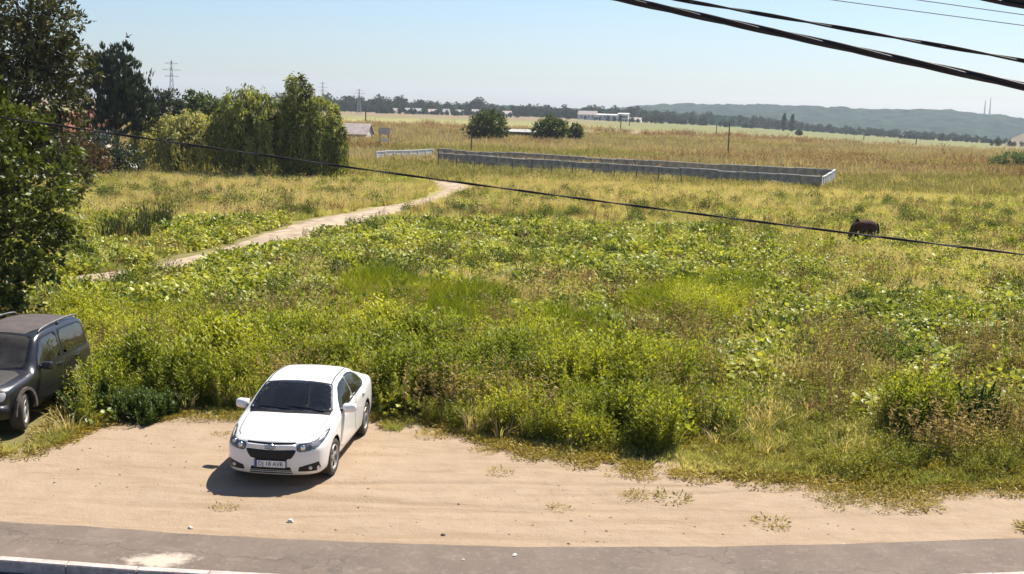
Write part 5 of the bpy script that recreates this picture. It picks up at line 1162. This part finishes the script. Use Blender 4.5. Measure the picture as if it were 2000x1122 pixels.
# ------------------------------------------------------------------ fences, buildings, poles
M_GREY = surf('fence_concrete', (0.37, 0.335, 0.29), 0.95, 0.25, 1.3, bump=0.3)
M_GREYL = surf('sunlit_tone_concrete', (0.62, 0.61, 0.58), 0.95, 0.15, 2)  # paler than the panels: sunlight on the caps is put into the colour
M_WHITE = surf('whitewash', (0.72, 0.71, 0.66), 0.9, 0.12, 1.5)
M_POST = surf('weathered_wood', (0.15, 0.12, 0.095), 0.95, 0.3, 4)
M_STEEL = surf('galvanised_steel', (0.30, 0.31, 0.33), 0.7, 0.15, 4, metal=.2)
def panel_fence(name, label, A, B, n, h, mat, postmat, capm, cat='fence', post=.14):
    A = Vector(A); B = Vector(B); root = empty(name, (A.x, A.y, float(T(A.x, A.y)))); tag(root, label, cat); o = root.location.copy(); d = (B - A); d.z = 0; L_ = d.length; rz = math.atan2(d.y, d.x); rr = np.random.default_rng(n)
    pm = cm = bm_ = None
    for k in range(n + 1):
        p = A + d * (k / n); gz = float(T(p.x, p.y)) - o.z
        if pm is None: q_ = MB(); q_.box((0, 0, h / 2 - .15), (post, post + .04, h + .30)); pm = q_.mesh('post'); pm.materials.append(postmat)
        po = link('post', pm, None, root); po.location = (p.x - o.x, p.y - o.y, gz); po.rotation_euler = (0, 0, rz)
        if k < n:
            p2 = A + d * ((k + .5) / n); gz2 = float(T(p2.x, p2.y)) - o.z; w = L_ / n - post + .01
            if bm_ is None:
                q_ = MB(); hh = h - .08
                for j in range(3): q_.box((0, 0, hh * (j + .5) / 3), (w, .05, hh / 3 - .012)); q_.box((0, 0, hh * (j + .5) / 3), (w * .92, .075, hh / 3 - .08))
                q_.box((0, 0, hh / 2), (w, .03, hh)); bm_ = q_.mesh('panel'); bm_.materials.append(mat)
                q_ = MB(); q_.box((0, 0, h - .04), (w + .02, .16, .08)); cm = q_.mesh('cap'); cm.materials.append(capm)
            pa = link('panel', bm_, None, root); pa.location = (p2.x - o.x, p2.y - o.y, gz2 + rr.normal() * .015); pa.rotation_euler = (rr.normal() * .012, 0, rz)
            ca = link('cap', cm, None, pa); ca.location = (0, 0, 0)
    return root
H_ = 1.4
def top_pt(px, py, h=H_):
    d = ray(px, py); t = (h - CAM_H) / d.z; return Vector((d.x * t, d.y * t, 0))
fa, fb, fc, fd = top_pt(857, 300), top_pt(1604, 345), top_pt(1631, 332), top_pt(856, 291.5)
panel_fence('concrete_fence', 'long low grey concrete panel fence, the front side of the enclosure', fa, fb, 22, H_, M_GREY, M_GREY, M_GREYL)
panel_fence('concrete_fence', 'grey concrete panel fence at the back of the enclosure', fd, fc, 24, H_, M_GREY, M_GREY, M_GREYL)
dd_ = (fc - fb); panel_fence('concrete_fence', 'short sunlit pale end wall closing the enclosure on the right', fb + dd_.normalized() * .25, fc - dd_.normalized() * .25, 8, H_, surf('pale_concrete', (.55, .54, .52), .95, .12, 1.5), M_GREYL, M_GREYL, 'wall')
w0, w1 = top_pt(735, 296), top_pt(846, 292)
panel_fence('white_fence', 'white panel fence left of the grey enclosure, half hidden by weeds', w0, w1, 7, H_, M_WHITE, M_WHITE, M_WHITE)
# wire fence before the concrete one
pa_, pb_ = at(856, 336), at(1330, 368); root = empty('wire_fence', pa_); tag(root, 'thin wire fence on dark posts in front of the grey concrete fence', 'fence'); nP = 13
for k in range(nP):
    p = pa_.lerp(pb_, k / (nP - 1)); p.z = float(T(p.x, p.y)); q_ = MB(); hh = 2.4 if k == 0 else 1.45 + .2 * ((k * 7) % 3 - 1); q_.tube([(0, 0, -.2), (.03 * ((k * 5) % 3 - 1), 0, hh)], [.05, .045], 6); po = q_.build('post', M_POST, root); po.location = p - pa_
for z_ in (.5, .95, 1.3):
    q_ = MB(); q_.tube([pa_.lerp(pb_, k / 24) - pa_ + Vector((0, 0, z_ - .04 * math.sin(k / 2 * math.pi) ** 2)) for k in range(25)], .009, 4); q_.build('wire', M_STEEL, root)
# buildings
def house(name, label, g, w, d, h, rise, rz, wallm, roofm, cat='house', over=.35, shed=False, windows=(), chimney=False, group=None):
    g = Vector(g); root = empty(name, g, rz); tag(root, label, cat, group); q_ = MB(); q_.box((0, 0, h / 2 - .2), (w, d, h + .4)); 
    if not shed: q_.add([(-w / 2, -d / 2, h), (-w / 2, d / 2, h), (-w / 2, 0, h + rise), (w / 2, -d / 2, h), (w / 2, d / 2, h), (w / 2, 0, h + rise)], [(0, 2, 1), (3, 4, 5)])
    q_.build('wall', wallm, root); q_ = MB(); a_, b_ = w / 2 + over, d / 2 + over; t = .12
    if shed: V = [(-a_, -b_, h + .02), (a_, -b_, h + .02), (a_, b_, h + rise), (-a_, b_, h + rise)]; F = [(0, 1, 2, 3)]
    else:
        e = rise * over / (d / 2); V = [(-a_, -b_, h - e + .03), (a_, -b_, h - e + .03), (a_, 0, h + rise + .03), (-a_, 0, h + rise + .03), (a_, b_, h - e + .03), (-a_, b_, h - e + .03)]; F = [(0, 1, 2, 3), (3, 2, 4, 5)]
    q_.add(V, F); rf = q_.build('roof', roofm, root); sm = rf.modifiers.new('t', 'SOLIDIFY'); sm.thickness = t; sm.offset = 1
    for (x_, z_, ww, hh) in windows:
        q_ = MB(); q_.box((x_, -d / 2 - .02, z_), (ww, .06, hh)); f = q_.build('window', M_INT, root); q_ = MB()
        for (cx, cz, sx, sz) in ((0, hh / 2, ww + .12, .08), (0, -hh / 2, ww + .2, .08), (-ww / 2, 0, .08, hh), (ww / 2, 0, .08, hh), (0, 0, .05, hh)): q_.box((x_ + cx, -d / 2 - .06, z_ + cz), (sx, .06, sz))
        q_.build('window_frame', M_WHITE, f)
    if chimney: q_ = MB(); q_.box((w * .2, .3, h + rise), (.5, .5, 1.2)); q_.build('chimney', roofm, rf)
    return root
M_PALE = surf('pale_sheet_roof', (0.36, 0.30, 0.28), .8, .2, 1.2); M_RED = surf('red_tile_roof', (0.30, 0.11, 0.075), .9, .25, 3); M_DKW = surf('dark_boards', (0.045, 0.04, 0.038), .95, .3, 2); M_CREAM = surf('cream_render', (0.62, 0.57, 0.50), .9, .12, 1.2); M_GROOF = surf('grey_roof', (0.34, 0.33, 0.32), .85, .2, 1.5)
g = at(672, 276); house('field_shed', 'low shed with pale pinkish roof behind the weeping willow', g, 9.0, 5.0, 1.3, 1.6, R(-6), M_CREAM, M_PALE, 'shed', windows=((2.0, .8, .8, .5), (3.2, .8, .8, .5)))
g = at(1018, 274); house('low_barn', 'low dark barn with grey roof between the two round trees', g, 10.5, 5.0, 1.7, .5, R(-3), M_DKW, M_GROOF, 'barn', shed=True)
g = P(158, 285, 122); g.z = float(T(g.x, g.y)); house('village_house', 'white house with red roof glimpsed between the dark trees at left', g, 4.6, 5, 3.2, 1.5, R(8), M_CREAM, M_RED, windows=((-1.2, 2.0, .9, 1.2), (1.1, 2.0, .9, 1.2)), chimney=True)
g = P(205, 285, 112); g.z = float(T(g.x, g.y)); dm = empty('satellite_dish', g); tag(dm, 'white satellite dish on a pole in front of the hidden house', 'dish')
q_ = MB(); q_.tube([(0, 0, -.2), (0, 0, 2.7)], .05, 8); q_.build('mast', M_STEEL, dm); q_ = MB(); q_.lathe([(0, 0), (.3, .03), (.55, .12), (.62, .16), (.6, .19), (.3, .07), (0, .04)], 'Y', 20); ds = q_.build('reflector', M_WHITE, dm, True); ds.location = (0, -.1, 2.75); ds.rotation_euler = (R(25), 0, R(10) + math.pi)
q_ = MB(); q_.tube([(0, -.1, 2.3), (0, -.75, 2.75)], .025, 6); q_.build('feed_arm', M_STEEL, dm)
# tumbled planks by the trees
g = at(243, 344); root = empty('plank_heap', g, R(10)); tag(root, 'heap of reddish brown planks lying under the dark tree', 'planks'); rr = np.random.default_rng(3); M_PLK = surf('reddish_plank', (.30, .15, .09), .9, .3, 4)
for k in range(7):
    q_ = MB(); q_.box((0, 0, 0), (rr.uniform(2.0, 3.4), .18, .05)); o = q_.build('plank', M_PLK, root); o.location = (rr.normal() * .4, rr.normal() * .3, .18 + .08 * k); o.rotation_euler = (rr.normal() * .15, -.18 + rr.normal() * .12, rr.normal() * .25)
# board on posts
g = at(750, 293); root = empty('notice_board', g, R(5)); tag(root, 'small pale pinkish board on two posts beyond the white fence', 'board')
for x_ in (-.6, .6): q_ = MB(); q_.box((x_, 0, 1.5), (.12, .12, 3.4)); q_.build('post', M_POST, root)
q_ = MB(); q_.box((0, -.09, 2.75), (1.7, .06, 1.0)); q_.build('panel', surf('faded_pink_board', (.55, .46, .44), .8, .2, 2), root); q_ = MB(); q_.box((.15, -.09, 1.45), (1.1, .06, .55)); q_.build('lower_panel', M_WHITE, root)
# far settlement
M_DULL = surf('dull_render', (0.34, 0.31, 0.27), .9, .15, 1.2)
hs = [(770, 217, 9, 2.6, 2.2, M_CREAM, M_PALE, 'pale'), (800, 217, 12, 3, 2.4, M_CREAM, M_GROOF, 'cream grey-roofed'), (818, 218, 10, 3, 2.4, M_CREAM, M_GROOF, 'small cream'), (845, 219, 13, 2.8, 2.2, M_DULL, M_PALE, 'long dull'), (872, 220, 9, 3.2, 2.4, M_CREAM, M_GROOF, 'grey-roofed'), (897, 220, 12, 3, 2.2, M_DULL, M_GROOF, 'wide dull'), (930, 222, 12, 3.5, 2.6, M_WHITE, M_GROOF, 'white grey-roofed'), (990, 224, 12, 3, 2.4, M_CREAM, M_PALE, 'cream')]
for k, (px, py, w, h, rs, wm, rm, nm) in enumerate(hs):
    g = P(px, py, 1050); w *= .6; h *= .8; g.z = float(T_macro(g.x, g.y)); house('distant_house', '%s distant house, %s from the left in the row before the wood' % (nm, ('first', 'second', 'third', 'fourth', 'fifth', 'sixth', 'seventh', 'last')[k]), g, w, 8, h, rs, R(-10 + 7 * (k % 4)), wm, rm, group='distant houses before the wood', windows=((-w * .2, h * .55, 1.2, 1.2), (w * .2, h * .55, 1.2, 1.2)))
for px, py, w, h, rs, lab in ((1148, 229, 22, 6.0, 3.0, 'big white gabled hall far away, left of the white blocks'), (1187, 231, 26, 6.5, .8, 'long white flat-roofed block far away beside the gabled hall'), (1218, 234, 13, 8.5, .8, 'tall white block at the right end of the far buildings'), (1165, 236, 15, 2.6, 2.2, 'low pale shed in front of the far gabled hall'), (1236, 239, 20, 2.6, 1.8, 'low white shed right of the far tall block')):
    g = P(px, py, 1050); w *= .72; h *= .72; g.z = float(T_macro(g.x, g.y)); house('distant_hall', lab, g, w, 10, h, rs, R(-12), M_WHITE, M_PALE if rs > 1 else M_WHITE, 'building', shed=rs < 1, windows=[(-w * .3 + j * w * .2, h * .6, 1.6, 1.4) for j in range(4)])
# poles and pylons
def pole(px, py, top, label, r_=.11, arm=True, name='utility_pole'):
    g = at(px, py); zt = P(px, top, math.hypot(g.x, g.y)).z - g.z; root = empty(name, g); tag(root, label, 'pole'); q_ = MB(); q_.tube([(0, 0, -.4), (0, 0, zt)], [r_ * 1.25, r_], 8); q_.build('shaft', M_POST, root)
    if arm: q_ = MB(); q_.box((0, 0, zt - .35), (1.5, .1, .12)); q_.build('crossarm', M_POST, root); 
    if arm:
        for x_ in (-.6, .6): q_ = MB(); q_.lathe([(0, 0), (.06, .02), (.06, .14), (.03, .18), (0, .18)], 'Z', 8, (x_, 0, zt - .29)); q_.build('insulator', M_WHITE, root, True)
pole(714, 244, 214, 'wooden pole in the plain above the pale shed', .2)
pole(1421, 316, 240, 'thin tall wooden pole behind the right half of the enclosure', .08, False)
pole(1212, 256, 224, 'wooden pole left of the far tall block', .17)
pole(1229, 246, 216, 'dark pole right beside the far tall block', .2)
pole(1399, 261, 243, 'short pole on the green strip right of the far buildings', .16)
pole(1687, 274, 262, 'short post on the green strip before the long hill', .2, False)
pole(1789, 283, 272, 'short post furthest right on the green strip', .2, False)
pole(920, 309, 252, 'slim pole between the lone round tree and the fence', .07, False)
def pylon(px, top, dist, label, wbase, name='power_pylon', arms=3, hill_py=None, th=.14):
    g = P(px, 230, dist); g.z = float(T_macro(g.x, g.y)) - .5 if hill_py is None else P(px, hill_py, dist).z - 4
    H = P(px, top, dist).z - g.z; root = empty(name, g, R(12)); tag(root, label, 'pylon' if arms else 'mast'); w = wbase / 2; q_ = MB(); nlev = 9; lv = []
    for k in range(nlev + 1): t = k / nlev; lv.append((w * (1 - t) ** 1.3 + .18, H * t))
    cs = ((-1, -1), (1, -1), (1, 1), (-1, 1))
    for (sx, sy) in cs: q_.tube([(sx * a_, sy * a_, z_) for a_, z_ in lv], th, 4)
    for k in range(nlev):
        (a0, z0), (a1, z1) = lv[k], lv[k + 1]
        for j in range(4): p0, p1 = cs[j], cs[(j + 1) % 4]; q_.tube([(p0[0] * a0, p0[1] * a0, z0), (p1[0] * a1, p1[1] * a1, z1)], th * .5, 4); q_.tube([(p1[0] * a0, p1[1] * a0, z0), (p0[0] * a1, p0[1] * a1, z1)], th * .5, 4)
    q_.build('lattice', M_STEEL, root)
    for j in range(arms): z_ = H * (.70 + .12 * j); q_ = MB(); L_ = (3.4, 4.4, 3.0)[j % 3]; q_.tube([(-L_, 0, z_), (0, 0, z_ + .5), (L_, 0, z_)], th * .7, 4); q_.tube([(-L_, 0, z_), (0, 0, z_ - .3), (L_, 0, z_)], th * .5, 4); q_.build('crossarm', M_STEEL, root)
    return root
pylon(336, 118, 620, 'lattice power pylon rising over the willows against the sky', 3.4)
pylon(630, 160, 980, 'small far pylon right of the tallest willow', 3.2)
pylon(701, 174, 900, 'far pylon above the belt of trees left of the wooden pole', 3.2)
pylon(1922, 196, 3000, 'left one of the two thin masts on the far hill', 2.6, 'hill_mast', 0, 224, .3)
pylon(1932, 190, 3000, 'right one of the two thin masts on the far hill', 2.6, 'hill_mast', 0, 225, .3)
# ------------------------------------------------------------------ overhead cables
M_CABLE = surf('cable_sheath', (0.012, 0.012, 0.016), .55, .2, 20)
def cable(name, label, pts, r_, strands=1, twist=1.6, mat=None):
    """pts: (px, py, distance); runs on beyond the frame at both ends"""
    c = np.array([P(*p) for p in pts]); d = np.r_[0, np.cumsum(np.linalg.norm(np.diff(c, axis=0), axis=1))]; e0, e1 = -12.0, d[-1] + 12.0; n = int(max(60, (e1 - e0) / .12)) if strands > 1 else 120; t = np.linspace(e0, e1, n)
    co = []
    for k in range(3):                                  # the span itself, carried on straight beyond both ends of the view
        pf = np.polyfit(d, c[:, k], 2); dv = np.polyder(pf); tc = np.clip(t, d[0], d[-1]); co.append(np.polyval(pf, tc) + np.polyval(dv, tc) * (t - tc))
    c = np.stack(co, 1); root = empty(name, tuple(c[0])); tag(root, label, 'cable', 'overhead cables')
    tan = unit(np.gradient(c, axis=0)); a_ = unit(np.cross(tan, [0, 0, 1.0])); b_ = np.cross(tan, a_)
    for s_ in range(strands):
        ph = 2 * math.pi * s_ / strands; an = ph + t / twist * 2 * math.pi + .8 * np.sin(t * .9); off = r_ * 1.05 if strands > 1 else 0
        if strands == 2: off = r_
        q_ = MB(); p = c + a_ * (np.cos(an) * off)[:, None] + b_ * (np.sin(an) * off)[:, None] - c[0]; q_.tube([tuple(v) for v in p], r_, 7); q_.build('strand', mat or M_CABLE, root, True)
    return root
cable('field_cable', 'long thin black cable crossing the whole view above the meadow', [(-350, 174, 11.4), (70, 241, 11), (400, 292, 10.7), (650, 323.5, 10.5), (1000, 368, 10.2), (1300, 407, 10), (1660, 456, 9.7), (2000, 499, 9.5), (2400, 546, 9.3)], .0052, 2, 1.1)
cable('bundle_cable', 'thick twisted black cable bundle, the lowest one in the top right sky', [(800, -92, 8.6), (1200, -2, 8.2), (1400, 36, 8.0), (1560, 70, 7.8), (1700, 104, 7.6), (1860, 141, 7.4), (2000, 172, 7.3), (2400, 254, 7.0)], .0122, 4, 1.5)
cable('twin_cable', 'thinner twisted black cable just above the thick bundle', [(900, -70, 9.4), (1335, -2, 9.0), (1500, 27, 8.8), (1680, 64, 8.6), (1860, 96, 8.4), (2000, 122, 8.3), (2400, 190, 8.0)], .0078, 2, 1.1)
M_WIRE = surf('thin_wire', (.22, .23, .26), .6, .1, 20)
cable('thin_wire', 'lower of the two hair-thin grey wires at top right', [(1200, -58, 14), (1610, -2, 14), (1800, 23, 14), (2000, 51, 14), (2400, 102, 14)], .0052, 1, 1, M_WIRE)
cable('thin_wire', 'upper of the two hair-thin grey wires at top right', [(1400, -56, 14), (1780, -2, 14), (1900, 15, 14), (2000, 30, 14), (2400, 84, 14)], .0052, 1, 1, M_WIRE)
cable('corner_cable', 'black cable clipping the very top right corner', [(1500, -74, 7), (1935, -2, 7), (2000, 8, 7), (2400, 66, 7)], .013, 2, 1.2)
# ------------------------------------------------------------------ horse and bird
def skin_mesh(name, joints, edges, mat, parent, sub=2):
    me = bpy.data.meshes.new(name); me.from_pydata([j[:3] for j in joints], edges, []); o = link(name, me, mat, parent)
    sk = o.modifiers.new('skin', 'SKIN'); sk.use_smooth_shade = True
    ss = o.modifiers.new('sub', 'SUBSURF'); ss.levels = sub; ss.render_levels = sub
    me.attributes  # skin layer made by the modifier
    bmx = bmesh.new(); bmx.from_mesh(me); lay = bmx.verts.layers.skin.verify(); bmx.verts.ensure_lookup_table()
    for v, j in zip(bmx.verts, joints): v[lay].radius = (j[3], j[4] if len(j) > 4 else j[3]); v[lay].use_root = False
    bmx.verts[0][lay].use_root = True; bmx.to_mesh(me); bmx.free(); return o
g = at(1688, 474); horse = empty('horse', g, R(14)); horse.scale = (.74, 1.15, .96); horse.location.z -= .10; tag(horse, 'dark brown horse grazing in the meadow behind the long cable', 'horse')
M_COAT = surf('brown_coat', (0.075, 0.033, 0.019), .8, .4, 2.5, col2=(0.025, 0.013, 0.009), spec=.1); M_MANE = surf('dark_mane', (0.015, 0.010, 0.008), .8, .3, 8)
# x: nose towards -x
J = [(.62, 0, 1.12, .33, .36), (.20, 0, 1.05, .36, .38), (-.25, 0, 1.06, .35, .38), (-.60, 0, 1.14, .29, .34), (-.86, 0, 1.04, .19, .27), (-1.12, -.08, .80, .11, .17), (-1.30, -.14, .52, .10, .13), (-1.36, -.16, .40, .10, .11), (-1.47, -.2, .20, .065, .075), (-1.51, -.21, .10, .05, .055), (.84, 0, 1.14, .16, .2)]
E = [(0, 1), (1, 2), (2, 3), (3, 4), (4, 5), (5, 6), (6, 7), (7, 8), (8, 9), (0, 10)]
for (sx, sy, fwd, rear) in ((-.58, .15, -.06, 0), (-.50, -.15, .10, 0), (.66, .16, .05, 1), (.60, -.16, -.10, 1)):
    b0 = len(J); par = 3 if not rear else 0
    if not rear: J += [(sx, sy, .88, .13, .15), (sx + fwd * .6, sy, .52, .065, .07), (sx + fwd, sy, .16, .045), (sx + fwd - .03, sy, .04, .06)]
    else: J += [(sx, sy, .92, .17, .20), (sx - .06 + fwd * .4, sy, .66, .10, .12), (sx + .10 + fwd * .7, sy, .46, .058, .07), (sx + .07 + fwd, sy, .16, .045), (sx + .02 + fwd, sy, .04, .06)]
    E += [(par, b0)] + [(k, k + 1) for k in range(b0, len(J) - 1)]
skin_mesh('body', J, E, M_COAT, horse)
skin_mesh('tail', [(.92, 0, 1.20, .05), (1.02, 0, 1.0, .07), (1.04, 0, .7, .075), (1.02, 0, .42, .03)], [(0, 1), (1, 2), (2, 3)], M_MANE, horse)
q_ = MB(); V = []; F = []
for k in range(9):
    t = k / 8; p = Vector((-.66, 0, 1.44)).lerp(Vector((-1.36, -.14, .56)), t) + Vector((0, 0, .05 * math.sin(t * 3.14))); V += [p + Vector((0, -.03, 0)), p + Vector((-.02, .03, .03)), p + Vector((.06, -.15, -.14))]
for k in range(8): o = 3 * k; F += [(o, o + 3, o + 4, o + 1), (o, o + 2, o + 5, o + 3), (o + 1, o + 4, o + 5, o + 2)]
q_.add(V, F); q_.build('mane', M_MANE, horse, True)
for s_ in (-.07, .07): q_ = MB(); q_.add([(-1.30, -.14 + s_ - .02, .52), (-1.26, -.14 + s_ + .02, .54), (-1.32, -.14 + s_ + .02, .50), (-1.26, -.14 + s_ * 1.5, .66)], [(0, 1, 3), (1, 2, 3), (2, 0, 3), (0, 2, 1)]); q_.build('ear', M_COAT, horse)
b0 = P(249, 73, 80); q_ = MB()
q_.tube([(-.16, 0, 0), (-.08, 0, .01), (.04, 0, 0), (.2, 0, -.01)], [.012, .05, .045, .01], 7)
for s_ in (-1, 1): q_.add([(-.06, 0, .02), (.06, 0, .02), (.10, s_ * .18, .16), (.02, s_ * .2, .17), (.12, s_ * .32, .30)], [(0, 1, 2, 3), (3, 2, 4)])
bo = q_.build('bird', M_MANE); bo.location = b0; bo.rotation_euler = (.2, 0, 1.0); tag(bo, 'small dark bird in flight in the upper left sky', 'bird')
# ------------------------------------------------------------------ litter and stones
M_STONE = surf('pale_stone', (.55, .50, .43), .9, .25, 20); rr = np.random.default_rng(12)
def stone(px, py, s_, label, mat=None, name='stone', cat='stone', z=None):
    g = G(px, py); n = 7; V = [(0, 0, s_ * .55)]; F = []
    for j, (zz, k) in enumerate(((.42, .62), (.12, 1.0), (-.15, .85))):
        for t in range(n): an = 6.283 * t / n + j * .3; k2 = k * rr.uniform(.8, 1.2); V.append((math.cos(an) * s_ * k2, math.sin(an) * s_ * .75 * k2, zz * s_ * rr.uniform(.8, 1.2)))
    for t in range(n): F.append((0, 1 + t, 1 + (t + 1) % n))
    for j in range(2):
        for t in range(n): o = 1 + j * n; F.append((o + t, o + n + t, o + n + (t + 1) % n, o + (t + 1) % n))
    q_ = MB(); q_.add(V, F); o = q_.build(name, mat or M_STONE); g.z = (float(T(g.x, g.y)) if z is None else z) + s_ * .1; o.location = g; o.rotation_euler = (0, 0, rr.random() * 6); tag(o, label, cat)
stone(1005, 1089, .045, 'white pebble lying on the asphalt pavement near its middle', M_WHITE, z=.03)
stone(567, 1019, .07, 'pale stone on the sand in front of the white car')
stone(905, 1098, .03, 'small pebble on the pavement left of the white pebble', z=.03)
stone(865, 1047, .05, 'dark clod of earth near the pavement edge', M_DKW, 'clod', 'clod')
stone(1650, 1066, .055, 'pale stone at the pavement edge among small tufts on the right')
stone(1662, 1069, .04, 'smaller pale stone right beside the stone at the pavement edge')
stone(372, 1030, .05, 'pale stone near the pavement edge left of the white car')
stone(302, 478, .30, 'pale boulder at the foot of the taller reed clump', M_WHITE, 'boulder', 'stone')
# ------------------------------------------------------------------ air
hz = MB(); hz.box((0, 2900, 25), (10800, 6400, 150))
hm, hnt, hout = newmat('haze_air')
pv = N(hnt, 'ShaderNodeVolumePrincipled'); pv.inputs['Color'].default_value = (0.80, 0.88, 1.0, 1); pv.inputs['Density'].default_value = 0.00011
pv.inputs['Anisotropy'].default_value = 0.2
hnt.links.new(pv.outputs[0], hout.inputs['Volume'])
hz_o = hz.build('haze', hm); tag(hz_o, kind='stuff')
